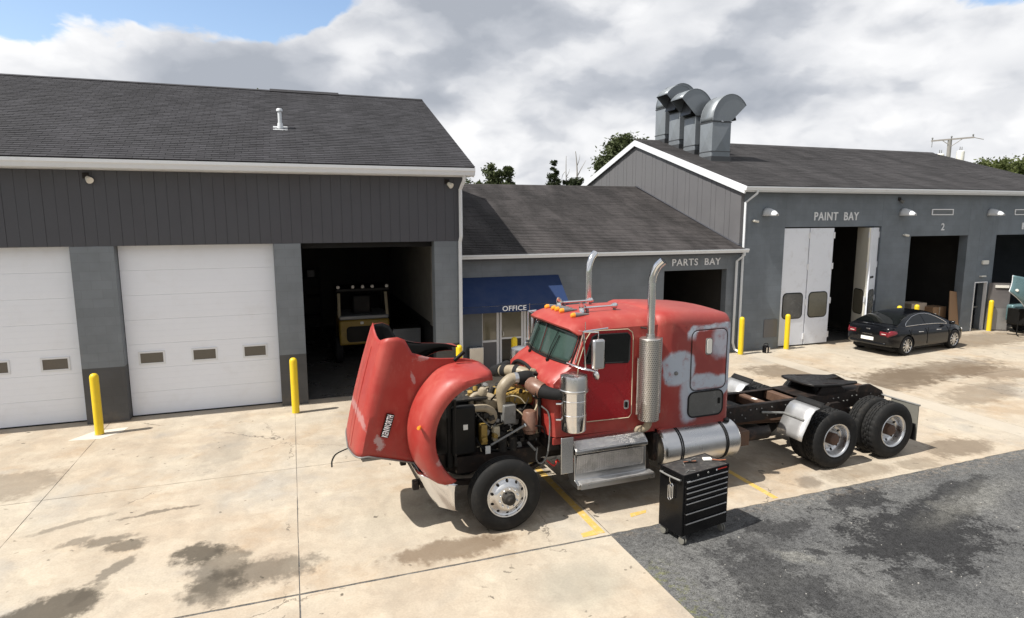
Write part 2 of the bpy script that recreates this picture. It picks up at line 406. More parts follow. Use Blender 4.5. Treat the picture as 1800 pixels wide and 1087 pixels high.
def mat_block(name, c, c2=None, zband=1.25, joint=.25):
    """painted concrete block: courses as fine relief"""
    t, b = new_mat(name); p = pos(t); s = t.n('ShaderNodeSeparateXYZ', inp={0: p})
    along = t.math('ADD', s.outputs[0], s.outputs[1])
    uv = t.n('ShaderNodeCombineXYZ', inp={0: along, 1: s.outputs[2]}).outputs[0]
    br = t.n('ShaderNodeTexBrick', inp={'Vector': uv, 'Scale': 1.0, 'Mortar Size': .006, 'Mortar Smooth': .6, 'Brick Width': .405, 'Row Height': .203, 'Color1': (.96, .96, .96, 1), 'Color2': (1.04, 1.04, 1.04, 1), 'Mortar': (.88, .88, .88, 1)})
    n = t.noise(p, 1.1, 5, .6); f = t.remap(n, .3, .7, .88, 1.1)
    base = t.mix(0.0, (*c, 1), (*c, 1))
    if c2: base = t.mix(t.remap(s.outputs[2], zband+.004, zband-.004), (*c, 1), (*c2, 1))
    cc = t.vmath('MULTIPLY', base, br.outputs['Color'])
    cc = t.vmath('MULTIPLY', cc, t.n('ShaderNodeCombineXYZ', inp={0: f, 1: f, 2: f}).outputs[0])
    dirt = t.math('MULTIPLY', t.remap(s.outputs[2], .45, 0.0), t.remap(t.noise(p, 4, 5, .7), .4, .7, 0, .45))
    cc = t.mix(dirt, cc, (.17, .145, .115))
    t.link(cc, b.inputs['Base Color']); b.inputs['Roughness'].default_value = .62; b.inputs['Specular IOR Level'].default_value = .35
    h = t.math('ADD', t.math('MULTIPLY', br.outputs['Fac'], -1.0), t.math('MULTIPLY', t.noise(p, 55, 3, .6), .5))
    t.link(t.n('ShaderNodeBump', inp={'Strength': joint, 'Distance': .012, 'Height': h}).outputs[0], b.inputs['Normal'])
    return MAT[name]


def mat_shingle(name, c, amp=.35, streak=.3):
    t, b = new_mat(name); p = pos(t)
    a = t.n('ShaderNodeAttribute', attribute_name='tab').outputs['Fac']
    r_ = t.n('ShaderNodeObjectInfo').outputs['Random']
    f = t.math('FRACT', t.math('ADD', a, r_))
    f = t.remap(f, 0, 1, 1-amp, 1+amp, False)
    g = t.remap(t.noise(p, 130, 2, .5), .3, .7, .72, 1.28)
    st = t.remap(t.noise(t.vmath('MULTIPLY', p, (1.0, .35, .35)), 1.1, 6, .66), .35, .68, 1-streak, 1+streak)
    f = t.math('MULTIPLY', t.math('MULTIPLY', f, g), st)
    cc = t.vmath('MULTIPLY', c, t.n('ShaderNodeCombineXYZ', inp={0: f, 1: f, 2: f}).outputs[0])
    t.link(cc, b.inputs['Base Color']); b.inputs['Roughness'].default_value = .88; b.inputs['Specular IOR Level'].default_value = .28
    t.link(t.n('ShaderNodeBump', inp={'Strength': .35, 'Distance': .01, 'Height': t.noise(p, 160, 2, .5)}).outputs[0], b.inputs['Normal'])
    return MAT[name]


def mat_red(name, primer=False, scuff=False, rough=.5, fade=.5, RA=(0.290, 0.026, 0.021), RB=(0.350, 0.066, 0.050), RC=(0.40, 0.12, 0.09)):
    t, b = new_mat(name); p = t.n('ShaderNodeTexCoord').outputs['Object']
    wv = t.vmath('MULTIPLY', t.vmath('SUBTRACT', t.noise(p, 2.6, 5, .65, 'Color'), (.5, .5, .5)), (.20, .20, .20))
    n = t.noise(p, 1.7, 6, .65); n2 = t.noise(t.vmath('MULTIPLY', p, (1, 1, .5)), 6, 6, .7)
    c = t.mix(t.remap(n, .35, .68, 0, fade), RA, RB)
    c = t.mix(t.remap(n2, .52, .75, 0, fade*.7), c, RC)
    ro = t.remap(n, .3, .7, rough-.08, rough+.14)
    s = t.n('ShaderNodeSeparateXYZ', inp={0: p})
    dirt = t.math('MULTIPLY', t.remap(s.outputs[2], 1.65, 1.15), t.remap(n2, .4, .7, 0, .35)); c = t.mix(dirt, c, (.13, .05, .04))
    if scuff:
        vxz = t.n('ShaderNodeCombineXYZ', inp={0: s.outputs[0], 1: s.outputs[2]}).outputs[0]
        rg_ = t.remap(t.noise(p, 9, 6, .7), .25, .75, -.9, .9, False)
        for cx_, cz_, rx_, rz_, k_ in ((-1.72, 1.40, .06, .10, .75), (-1.20, 2.30, .02, .09, .55), (-1.95, 1.75, .03, .16, .35), (-1.0, 2.62, .16, .05, .4), (-.95, 1.2, .08, .05, .4)):
            c = t.mix(t.math('MULTIPLY', t.ellipse(vxz, cx_, cz_, rx_, rz_, .3, .3, rg_), k_), c, (.42, .36, .36))
        c = t.mix(t.remap(t.noise(t.vmath('MULTIPLY', p, (3, 3, .6)), 7, 7, .75), .60, .72, 0, .35), c, (.16, .05, .045))
    if primer:
        q = t.vmath('ADD', p, wv); fq = t.n('ShaderNodeSeparateXYZ', inp={0: q}); x, z = fq.outputs[0], fq.outputs[2]
        def sdf(cx, cz, hx, hz, rr):
            ax = t.math('MAXIMUM', t.math('SUBTRACT', t.math('ABSOLUTE', t.math('SUBTRACT', x, cx)), hx-rr), 0.0)
            az = t.math('MAXIMUM', t.math('SUBTRACT', t.math('ABSOLUTE', t.math('SUBTRACT', z, cz)), hz-rr), 0.0)
            return t.math('SUBTRACT', t.math('SQRT', t.math('ADD', t.math('MULTIPLY', ax, ax), t.math('MULTIPLY', az, az))), rr)
        X0 = 2.75
        ring1 = t.remap(t.math('ABSOLUTE', sdf(6.52-X0, 2.25, .40, .58, .16)), .05, .10, 1, 0)
        fade_l = t.remap(x, 5.93-X0, 6.2-X0, 0, 1)
        keep = t.math('MAXIMUM', t.remap(z, 2.55, 2.72), t.math('MAXIMUM', t.remap(z, 1.98, 1.86), t.remap(x, 6.55-X0, 6.72-X0)))
        m = t.math('MULTIPLY', ring1, keep)
        m = t.math('MAXIMUM', m, t.remap(sdf(5.88-X0, 2.13, .28, .27, .2), -.02, .05, 1, 0))
        m = t.math('MAXIMUM', m, t.remap(sdf(6.55-X0, 1.87, .42, .10, .09), -.02, .05, 1, 0))
        m = t.math('MAXIMUM', m, t.remap(sdf(6.12-X0, 1.58, .13, .36, .12), -.03, .09, .9, 0))
        m = t.math('MAXIMUM', m, t.remap(sdf(6.72-X0, 2.52, .15, .22, .12), -.05, .10, .85, 0))
        m = t.math('MULTIPLY', m, t.remap(t.noise(p, 5, 6, .7), .28, .50, .35, 1))
        m = t.math('MULTIPLY', m, t.remap(z, 2.86, 2.80))
        c = t.mix(t.remap(x, 5.55-X0, 6.1-X0, 0.0, .45), c, (.20, .062, .056))
        c = t.mix(m, c, (.42, .46, .52)); ro = t.mix(m, ro, (.8, .8, .8))
    t.link(c, b.inputs['Base Color']); t.link(ro, b.inputs['Roughness'])
    b.inputs['Specular IOR Level'].default_value = .45
    return MAT[name]


def mat_muffler():
    """perforated heat shield"""
    t, b = new_mat('perforated_steel'); p = t.n('ShaderNodeTexCoord').outputs['Object']; s = t.n('ShaderNodeSeparateXYZ', inp={0: p})
    ang = t.math('ARCTAN2', s.outputs[1], s.outputs[0])
    v = t.n('ShaderNodeCombineXYZ', inp={0: t.math('MULTIPLY', ang, .17*31.0), 1: t.math('MULTIPLY', s.outputs[2], 31.0)}).outputs[0]
    row = t.math('MULTIPLY', t.math('MODULO', t.math('FLOOR', t.math('MULTIPLY', s.outputs[2], 31.0)), 2.0), .5)
    v = t.vmath('ADD', v, t.n('ShaderNodeCombineXYZ', inp={0: row}).outputs[0])
    fr = t.vmath('SUBTRACT', t.vmath('FRACTION', v), (.5, .5, 0))
    h = t.remap(t.vmath('LENGTH', fr, out=1), .22, .30, 1, 0)
    t.link(t.mix(h, (.52, .50, .47), (.02, .018, .016)), b.inputs['Base Color'])
    t.link(t.remap(h, 0, 1, .95, 0), b.inputs['Metallic']); b.inputs['Roughness'].default_value = .36
    t.link(t.n('ShaderNodeBump', invert=True, inp={'Strength': .5, 'Distance': .01, 'Height': h}).outputs[0], b.inputs['Normal'])


def mat_leaf(name, c, c2):
    t, b = new_mat(name); p = pos(t)
    a = t.n('ShaderNodeAttribute', attribute_name='tab').outputs['Fac']
    cc = t.mix(a, c, c2); t.link(cc, b.inputs['Base Color']); b.inputs['Roughness'].default_value = .6
    b.inputs['Specular IOR Level'].default_value = .3
    tr = t.n('ShaderNodeBsdfTranslucent', inp={'Color': cc}); ms = t.n('ShaderNodeMixShader', inp={0: .3, 1: b.outputs[0], 2: tr.outputs[0]})
    out = [n for n in t.t.nodes if n.type == 'OUTPUT_MATERIAL'][0]; t.link(ms.outputs[0], out.inputs[0])


def mat_tread():
    t, b = new_mat('diamond_plate'); p = t.n('ShaderNodeTexCoord').outputs['Object']
    v = t.n('ShaderNodeVectorRotate', rotation_type='Z_AXIS', inp={'Vector': p, 'Angle': R(45)}).outputs[0]
    ch = t.n('ShaderNodeTexVoronoi', inp={'Vector': v, 'Scale': 34.0, 'Randomness': .25}).outputs['Distance']
    g = t.remap(ch, .25, .5, 1, .55)
    t.link(t.mix(t.remap(t.noise(p, 4, 5, .7), .4, .65), (.56, .55, .54), (.40, .39, .38)), b.inputs['Base Color'])
    b.inputs['Metallic'].default_value = .8; b.inputs['Roughness'].default_value = .42
    t.link(t.n('ShaderNodeBump', inp={'Strength': .6, 'Distance': .008, 'Height': g}).outputs[0], b.inputs['Normal'])


mat_concrete(); mat_asphalt(); mat_muffler(); mat_tread()
mat_block('block_garage', (.165, .185, .205), (.072, .074, .078), 1.28)
mat_block('block_shop', (.150, .172, .195))
mat_block('block_office', (.150, .168, .188))
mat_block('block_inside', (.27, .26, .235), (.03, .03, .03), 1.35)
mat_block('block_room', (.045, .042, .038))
mat_shingle('shingle', (.0340, .0335, .0380), .20, .14)
mat_shingle('shingle_office', (0.0416, 0.0376, 0.0376), .10, .40)
mat_shingle('shingle_shop', (0.0448, 0.0424, 0.0440), .10, .25)
mat_red('red_hood', scuff=True, rough=.44, fade=.6)
mat_red('red_cab', rough=.48, fade=.75)
mat_red('red_sleeper', primer=True, rough=.5, fade=.65)
mat_red('red_door', rough=.22, fade=.15, RA=(0.2808, 0.0094, 0.0140), RB=(0.3120, 0.0273, 0.0273))
mat_leaf('leaf_green', (.040, .056, .022), (.115, .135, .060))
mat_leaf('leaf_dark', (.020, .030, .012), (.055, .070, .030))
mat_leaf('leaf_olive', (.05, .07, .018), (.15, .17, .06))
pm('black', (0.0060, 0.0060, 0.0060), .5, var=.2, spec=.22)
pm('cladding', (.058, .060, .071), .55, var=.06, scale=1.2)
pm('cladding_light', (0.1200, 0.1184, 0.1240), .55, var=.06, scale=1.2)
pm('white_trim', (.66, .685, .715), .4, var=.04, dirt=.12, dirtcol=(.42, .39, .34))
pm('white_door', (.765, .80, .865), .40, var=.03, scale=.8, dirt=.12, dirtcol=(.50, .48, .45))
pm('white_panel', (.75, .78, .84), .4, var=.03, dirt=.2, dirtcol=(.4, .38, .36))
pm('cream_panel', (.68, .66, .58), .45, var=.03)
pm('rubber', (0.0132, 0.0132, 0.0138), .75, var=.3, bump=.2, spec=.22)
pm('tyre', (0.0130, 0.0130, 0.0130), .72, var=.25, scale=4, dirt=.2, dirtcol=(.07, .06, .05), spec=.22)
pm('yellow', (.70, .50, .012), .42, var=.06, dirt=.18, dirtcol=(.45, .30, .02))
pm('road_yellow', (.52, .34, .085), .8, var=.22, scale=7, dirt=.75, dirtcol=(.55, .45, .33))
pm('chrome', (.74, .74, .75), .16, 1.0, var=.015, rvar=.05, dirt=.15, dirtcol=(.45, .43, .40))
pm('brushed', (.58, .58, .58), .30, 1.0, var=.02, scale=2, dirt=.10, dirtcol=(.40, .38, .36), rvar=.05)
pm('alloy', (.66, .66, .66), .30, 1.0, var=.03, scale=5, dirt=.25, dirtcol=(.33, .31, .29))
pm('galvanised', (.205, .225, .245), .42, .25, var=.12, scale=3.5)
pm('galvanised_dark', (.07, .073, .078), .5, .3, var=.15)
pm('frame_black', (0.0180, 0.0144, 0.0132), .55, var=.45, scale=4, dirt=.6, dirtcol=(.085, .05, .035), spec=.22)
pm('rusty', (.10, .055, .035), .75, var=.4, scale=9, dirt=.5, dirtcol=(.035, .025, .02))
pm('grease', (0.0108, 0.0102, 0.0102), .38, var=.4, scale=8, dirt=.4, dirtcol=(.06, .045, .035), spec=.22)
pm('engine_dark', (0.0240, 0.0222, 0.0204), .6, var=.5, scale=11, dirt=.6, dirtcol=(.11, .09, .07), spec=.22)
pm('engine_tan', (.27, .225, .16), .5, var=.25, scale=6, dirt=.6, dirtcol=(.16, .12, .08))
pm('engine_gold', (.32, .21, .05), .45, .1, var=.25, scale=9, dirt=.55, dirtcol=(.16, .10, .04))
pm('engine_grey', (.19, .19, .185), .5, .3, var=.3, scale=9, dirt=.5, dirtcol=(.09, .08, .07))
pm('brown_can', (.16, .085, .06), .4, var=.25, scale=6, dirt=.4, dirtcol=(.30, .22, .16))
pm('hose_beige', (.46, .40, .28), .5, var=.2, scale=9)
pm('white_plastic', (.70, .68, .62), .5, var=.06)
pm('amber', (.80, .26, .02), .25, var=.08)
pm('glass_dark', (.005, .006, .006), .06, var=.1, rvar=.03, spec=.4)
pm('glass_green', (.035, .060, .052), .07, var=.35, scale=3, rvar=.04, spec=.6)
pm('glass_office', (.16, .15, .115), .08, .0, var=.3, scale=1.2, rvar=.03, spec=.9)
pm('glass_garage', (.105, .095, .08), .16, var=.15)
pm('glass_grey', (.11, .11, .105), .2, var=.3, scale=5)
pm('blue_canvas', (.007, .026, .092), .75, var=.07, bump=.1, bscale=200)
pm('sign_white', (.82, .83, .85), .5, var=.03)
pm('sign_grey', (.70, .71, .73), .5, var=.05)
pm('car_paint', (.004, .0045, .006), .14, var=.1, coat=.15, rvar=.03, spec=.3)
pm('tail_red', (.16, .012, .02), .2, var=.1)
pm('headlight', (.55, .56, .58), .15, var=.05)
pm('teal_paint', (.10, .175, .19), .3, .25, var=.06, coat=.4)
pm('steel_door', (.155, .145, .145), .45, .25, var=.15)
pm('steel_plate', (.27, .265, .26), .38, .5, var=.2, scale=5)
pm('cardboard', (.27, .165, .092), .8, var=.1)
pm('cardboard_light', (.42, .35, .27), .8, var=.08)
pm('tool_black', (0.0042, 0.0042, 0.0048), .24, var=.25, scale=6, rvar=.05, spec=.22)
pm('tool_mat', (.035, .033, .032), .6, var=.5, scale=9, dirt=.6, dirtcol=(.13, .115, .10))
pm('red_plastic', (.50, .035, .025), .4, var=.1)
pm('copper', (.45, .17, .09), .4, .6, var=.1)
pm('paper', (.75, .74, .70), .8, var=.04)
pm('bark', (.085, .072, .058), .85, var=.3, scale=5)
pm('bark_grey', (.30, .28, .26), .85, var=.2, scale=5)
pm('pole_wood', (.24, .23, .215), .85, var=.2, scale=5)
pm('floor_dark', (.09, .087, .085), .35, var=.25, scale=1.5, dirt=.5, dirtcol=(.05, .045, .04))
pm('machine_yellow', (.30, .20, .035), .45, var=.12, dirt=.35, dirtcol=(.12, .09, .04))
pm('grey_panel', (.24, .25, .26), .4, .3, var=.1)
pm('grass', (.06, .085, .03), .9, var=.35, scale=.4, bump=.4, bscale=9)
pm('new_cement', (.56, .51, .44), .8, var=.08)
pm('gravel', (.30, .29, .27), .8, var=.25, scale=30)
pm('silver_flap', (.56, .56, .56), .38, .7, var=.03, scale=4, dirt=.1, dirtcol=(.40, .38, .36), rvar=.04)
pm('mud_flap', (.16, .155, .135), .7, var=.2)

# ------------------------------------------------------------------ the ground
g = build(MB().add([(-900, -700, -.07), (1300, -700, -.07), (1300, 1500, -.07), (-900, 1500, -.07)], [(0, 1, 2, 3)]), 'ground', MAT['grass'], kind='structure', label='grassy ground reaching the horizon behind the workshops', smooth=0, base=(0, 0, -.07))
build(MB().add([(-60, -40, -.006), (70, -40, -.006), (70, 45, -.006), (-60, 45, -.006)], [(0, 1, 2, 3)]), 'asphalt_lot', MAT['asphalt'], kind='structure', label='dark grey worn asphalt lot beside the concrete apron', smooth=0, base=(0, 0, -.006))
apron = root('concrete_apron', (0, 12, 0), 'tan stained concrete apron of large slabs in front of the workshops', None, kind='structure')


def slab(x0, x1, y0, y1, j=.008, ya=None, yb=None):
    """a concrete slab with slightly uneven arrises; j = half joint width; ya,yb = front edge height at both ends"""
    n = max(2, int((x1-x0)/.14)); m = max(2, int((y1-y0)/.35)); rnd = random.Random(int(x0*37+y0*91))
    loop = []
    for i in range(n):
        t = i/n; yy = y0 if ya is None else ya+(yb-ya)*t
        loop.append((x0+j+(x1-x0-2*j)*t, yy+j+(rnd.uniform(-.004, .004) if ya is None else rnd.uniform(-.016, .012))))
    for i in range(m):
        t = i/m; yy0 = y0 if yb is None else yb
        loop.append((x1-j+rnd.uniform(-.004, .004), yy0+j+(y1-yy0-2*j)*t))
    for i in range(n): loop.append((x1-j-(x1-x0-2*j)*i/n, y1-j+rnd.uniform(-.004, .004)))
    for i in range(m):
        t = i/m; yy0 = y0 if ya is None else ya
        loop.append((x0+j+rnd.uniform(-.004, .004), y1-j-(y1-yy0-2*j)*t))
    build(MB().prism(loop, 'z', -.05, 0.0), 'slab', MAT['concrete'], apron, smooth=0)


xs = [-12.1, -8.1, -4.1, -.12, 4.2]
for a, b in zip(xs, xs[1:]):
    slab(a, b, 11.74, 16.28 if b < 4.3 else 16.28, .005); slab(a, b, 7.58, 11.74, .006)
    slab(a, b, 3.4, 7.56, .011); slab(a, b, -1.0, 3.4, .011)
xs = [4.2, 9.3, 14.34, 15.0, 20.4, 26.2, 32.0]
ys = [7.60, 7.70, 7.83, 7.86, 7.98, 8.1, 8.25]
for k, (a, b) in enumerate(zip(xs, xs[1:])):
    slab(a, b, 12.3, 17.65, .005); slab(a, b, 7.6, 12.3, .005, ys[k], ys[k+1])
build(MB().prism([(-4.62, 14.86), (-4.0, 14.78), (-3.7, 15.1), (-3.62, 15.42), (-4.25, 15.38)], 'z', -.002, .004), 'cement_patch', MAT['new_cement'], apron, smooth=0)


def stripe(pts, label):
    build(MB().prism(pts, 'z', -.002, .004), 'painted_line', MAT['road_yellow'], kind='structure', label=label, smooth=0, base=(pts[0][0], pts[0][1], .001))


stripe([(4.03, 7.66), (4.15, 7.66), (4.15, 10.8), (4.03, 10.8)], 'worn yellow parking line under the truck step box')
stripe([(3.78, 7.64), (4.02, 7.64), (4.02, 7.78), (3.80, 7.75)], 'short worn yellow dash beside the parking line')
stripe([(7.29, 7.72), (7.39, 7.72), (7.39, 11.5), (7.29, 11.5)], 'yellow parking line running under the fuel tank')
stripe([(4.75, 7.95), (5.05, 8.0), (5.1, 8.08), (4.8, 8.06)], 'faded yellow paint fragment beside the tool cabinet')
gm = MB(); rg = random.Random(5)
for i in range(240):
    x = rg.uniform(4.3, 14); y = rg.uniform(3.2, 7.6); s = rg.uniform(.005, .012)*(1 if i % 9 else 1.6)
    gm.obox((x, y, -.006+s*.3), (s*1.3, s, s*.8), Matrix.Rotation(rg.uniform(0, 3), 3, 'Z'))
build(gm, 'gravel', MAT['gravel'], kind='stuff', label='pale grit and pebbles strewn over the dark asphalt', cat='gravel', smooth=0, base=(9, 5, -.006))
# drain line in the concrete: a thin black crack-fill wire loop by the hood
build(MB().tube([(.50, 11.55, .008), (.52, 11.85, .008), (.60, 12.15, .008), (.74, 12.32, .008), (.92, 12.46, .008)], .012, 6, smooth=5), 'wire', MAT['rubber'], label='thin dark curved wire lying on the concrete by the open hood', cat='wire')

# ------------------------------------------------------------------ building helpers


def set_tab(me, vals):
    a = me.attributes.new('tab', 'FLOAT', 'FACE'); a.data.foreach_set('value', vals)


def shingles(parent, x0, x1, e, r, mat, expo, tab, singles=0, xs0=None, xs1=None, seed=1):
    """courses of shingles on a front slope from eave e=(y,z) to ridge r=(y,z); the first ones singly, the rest joined"""
    rnd = random.Random(seed); L = math.hypot(r[0]-e[0], r[1]-e[1]); u = Vector((0, (r[0]-e[0])/L, (r[1]-e[1])/L)); nr = Vector((0, -u.z, u.y))
    def wedge(mb, a, b, o, th):
        ln = expo+.02
        p = []
        for s, h in ((0, th), (ln, .004)):
            for x in (a, b): p.append(o+Vector((x, 0, 0))+u*s+nr*h)
        for s in (0, ln):
            for x in (a, b): p.append(o+Vector((x, 0, 0))+u*s-nr*.002)
        mb.add(p, [(0, 1, 3, 2), (0, 4, 5, 1), (0, 2, 6, 4), (1, 5, 7, 3), (2, 3, 7, 6), (4, 6, 7, 5)])
    one = MB(); wedge(one, -tab/2+.004, tab/2-.004, Vector(), .014); ome = mesh_of(one, 'shingle', mat, Vector(), 0)
    rest = MB(); vals = []; k = 0
    for row in range(int(L/expo)):
        s = row*expo; x = x0+tab/2-(tab/2 if row % 2 else 0)-rnd.uniform(0, .03)
        while x-tab/2 < x1:
            o = Vector((x, e[0], e[1]))+u*s
            if k < singles and xs0 < x < xs1 and x+tab/2 < x1: piece(ome, 'shingle', parent, o); k += 1
            else:
                a, b = max(x0, x-tab/2+.004)-x, min(x1, x+tab/2-.004)-x
                if b-a > .02: wedge(rest, a, b, o, .014+rnd.uniform(-.003, .003)); vals += [rnd.random()]*6
            x += tab
    o = build(rest, 'shingle_courses', mat, parent, kind='stuff', smooth=0); set_tab(o.data, vals)


def slope_slab(mb, x0, x1, e, r, th):
    L = math.hypot(r[0]-e[0], r[1]-e[1]); n = (-(r[1]-e[1])/L*th, (r[0]-e[0])/L*th)
    mb.prism([e, r, (r[0]-n[0], r[1]-n[1]), (e[0]-n[0], e[1]-n[1])], 'x', x0, x1)


def gutter(parent, x0, x1, y, z, h=.13, wd=.13):
    """K-style gutter with an open top; y = its outer face"""
    pr = [(y+wd, z+h), (y+wd, z), (y+.035, z), (y+.02, z+h*.45), (y, z+h*.62), (y, z+h), (y+.012, z+h), (y+.012, z+h*.66), (y+.032, z+h*.47), (y+.045, z+.012), (y+wd-.01, z+.012), (y+wd-.01, z+h)]
    gt = build(MB().prism(pr, 'x', x0, x1), 'gutter', MAT['white_trim'], parent, smooth=0)
    for xx in (x0-.004, x1): build(MB().prism([(y+wd, z+h), (y+wd, z), (y+.035, z), (y+.02, z+h*.45), (y, z+h*.62), (y, z+h)], 'x', xx, xx+.004), 'end_cap', MAT['white_trim'], gt, smooth=0)
    return gt


def downspout(parent, pts, s=.085):
    mb = MB()
    mb.tube(pts, s*.62, 4, smooth=0)
    return build(mb, 'downspout', MAT['white_trim'], parent, smooth=0, bevel=.012)


# ------------------------------------------------------------------ garage (left)
G = root('garage_building', (-4, 21.9, 0), 'long dark grey garage with plank cladding and white overhead doors', 'garage')
FY = 15.95
op = [(-11.6, -8.5), (-7.85, -4.55), (-3.71, -.41), (.21, 3.49)]
px_ = [(-12.4, -11.6), (-8.5, -7.85), (-4.55, -3.71), (-.41, .21), (3.49, 4.22)]
for a, b in px_: build(MB().box(a, b, FY, FY+.36, 0, 4.0), 'pier', MAT['block_garage'], G, smooth=0, bevel=.008)
build(MB().box(-12.4, 4.22, FY+.03, FY+.36, 4.0, 5.62), 'header_wall', MAT['black'], G, smooth=0)
side = [(FY+.36, 0), (27.8, 0), (27.8, 5.7), (21.9, 8.35), (FY+.36, 5.7)]
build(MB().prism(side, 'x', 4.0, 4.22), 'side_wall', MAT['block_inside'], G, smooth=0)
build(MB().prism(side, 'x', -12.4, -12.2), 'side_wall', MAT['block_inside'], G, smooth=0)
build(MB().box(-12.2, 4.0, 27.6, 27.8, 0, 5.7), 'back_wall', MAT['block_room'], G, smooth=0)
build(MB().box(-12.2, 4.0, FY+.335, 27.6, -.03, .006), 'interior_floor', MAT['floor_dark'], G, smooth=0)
# vertical boards
bw = .236; n = 0; x = 4.27
bm_ = mesh_of(MB().box(-bw/2+.0025, bw/2-.0025, -.028, 0, 0, 1.68), 'board', MAT['cladding'], Vector(), 0)
while x > -12.3:
    piece(bm_, 'board', G, (x-bw/2, FY+.026+.0025*((n*7) % 3-1), 4.0)); x -= bw; n += 1
build(MB().box(-12.3, 4.27, FY+.02, FY+.03, 4.0, 5.66), 'board_backing', MAT['black'], G, smooth=0)
# overhead doors: seven sections each
for i, (a, b) in enumerate(op[:3]):
    ydoor = FY+.27; hs = 4.0/7
    for k in range(7):
        z0 = k*hs+.012; z1 = (k+1)*hs
        sec = build(MB().box(a+.01, b-.01, ydoor, ydoor+.05, k*hs+(.012 if k == 0 else .0), z1-.0015), 'door_panel', MAT['white_door'], G, smooth=0, bevel=.005)
        for q in range(1, 4):          # pressed ribs
            build(MB().box(a+.03, b-.03, ydoor-.003, ydoor+.001, z0+hs*q/4-.004, z0+hs*q/4+.004), 'rib', MAT['white_door'], sec, smooth=0)
        if k == 2:
            wx = [(-3.44, -2.97), (-2.33, -1.85), (-1.21, -.73)]
            for wa, wb in wx:
                wa += a-op[2][0]; wb += a-op[2][0]; z0w, z1w = 1.265, 1.50
                fr = MB()
                for bx in ((wa-.04, wb+.04, z1w, z1w+.04), (wa-.04, wb+.04, z0w-.04, z0w), (wa-.04, wa, z0w, z1w), (wb, wb+.04, z0w, z1w)):
                    fr.box(bx[0], bx[1], ydoor-.018, ydoor, bx[2], bx[3])
                build(fr, 'window_frame', MAT['white_trim'], sec, smooth=0)
                build(MB().box(wa, wb, ydoor-.006, ydoor+.002, z0w, z1w), 'window_pane', MAT['glass_garage'], sec, smooth=0)
    build(MB().box(a, b, ydoor-.01, ydoor+.06, 0.0, .03), 'bottom_seal', MAT['rubber'], G, smooth=0)
build(MB().box(.21, 3.49, FY+.30, FY+.34, 3.86, 4.0), 'door_track_header', MAT['black'], G, smooth=0)
# roof
EV = (15.47, 5.86); RG = (21.9, 8.60); BK = (28.3, 5.86)
rm = MB(); slope_slab(rm, -12.6, 4.46, (EV[0], EV[1]-.004), (RG[0], RG[1]-.004), .14); slope_slab(rm, -12.6, 4.46, (BK[0], BK[1]), (RG[0], RG[1]-.01), -.14)
roofA = build(rm, 'roof', MAT['shingle'], G, smooth=0)
shingles(G, -9.2, 4.47, (EV[0]-.02, EV[1]), RG, MAT['shingle'], .14, .305, 290, -6.9, 4.3)
build(MB().prism([(21.76, 8.57), (21.9, 8.63), (22.04, 8.57), (21.9, 8.60)], 'x', -12.6, 4.47), 'ridge_cap', MAT['shingle'], G, smooth=0)
build(MB().prism([(21.72, 8.56), (21.9, 8.665), (22.08, 8.56)], 'x', -.4, 1.7), 'ridge_vent', MAT['shingle'], G, smooth=0)
build(MB().box(-12.6, 4.44, EV[0]+.11, EV[0]+.14, 5.64, 5.83), 'fascia', MAT['white_trim'], G, smooth=0)
build(MB().box(-12.6, 4.44, EV[0]+.14, FY+.03, 5.64, 5.66), 'soffit', MAT['white_trim'], G, smooth=0)
gutter(G, -12.6, 4.47, EV[0]-.03, 5.66, .18, .14)
build(MB().prism([(EV[0], 5.84), (RG[0], 8.58), (RG[0], 8.38), (EV[0]+.1, 5.62)], 'x', 4.44, 4.475), 'rake_trim', MAT['white_trim'], G, smooth=0)
downspout(G, [(4.22, 15.56, 5.68), (4.22, 15.60, 5.55), (4.18, 15.84, 5.32), (4.18, 15.84, 4.12), (4.17, 15.90, 3.98), (4.16, 15.90, .10), (4.16, 15.78, .04)])
vp = root('roof_vent_pipe', (-.12, 18.0, 6.93), 'short white vent pipe with cap standing on the dark shingle roof', 'vent pipe')
build(MB().cyl((-.12, 18, 6.86), (-.12, 18, 7.40), .050, n=16), 'pipe', MAT['white_trim'], vp)
build(MB().lathe([(0, .06), (.06, .05), (.078, .02), (.078, -.02), (.05, -.02)], (-.12, 18, 7.40), (0, 0, 1), 16), 'cap', MAT['white_trim'], vp)
build(MB().lathe([(.064, .10), (.075, 0), (.075, -.1)], (-.12, 18, 6.98), (0, 0, 1), 16), 'collar', MAT['white_trim'], vp)
build(MB().prism([(17.83, 6.872), (18.16, 7.012), (18.16, 7.02), (17.83, 6.88)], 'x', -.30, .06), 'flashing', MAT['white_trim'], vp, smooth=0)
# inside the open bay
build(MB().box(3.95, 3.998, 16.6, 16.72, 1.1, 3.6), 'wall_column', MAT['white_trim'], G, smooth=0)
build(MB().box(3.90, 3.998, 18.3, 18.6, 1.36, 5.6), 'wall_column', MAT['block_inside'], G, smooth=0)


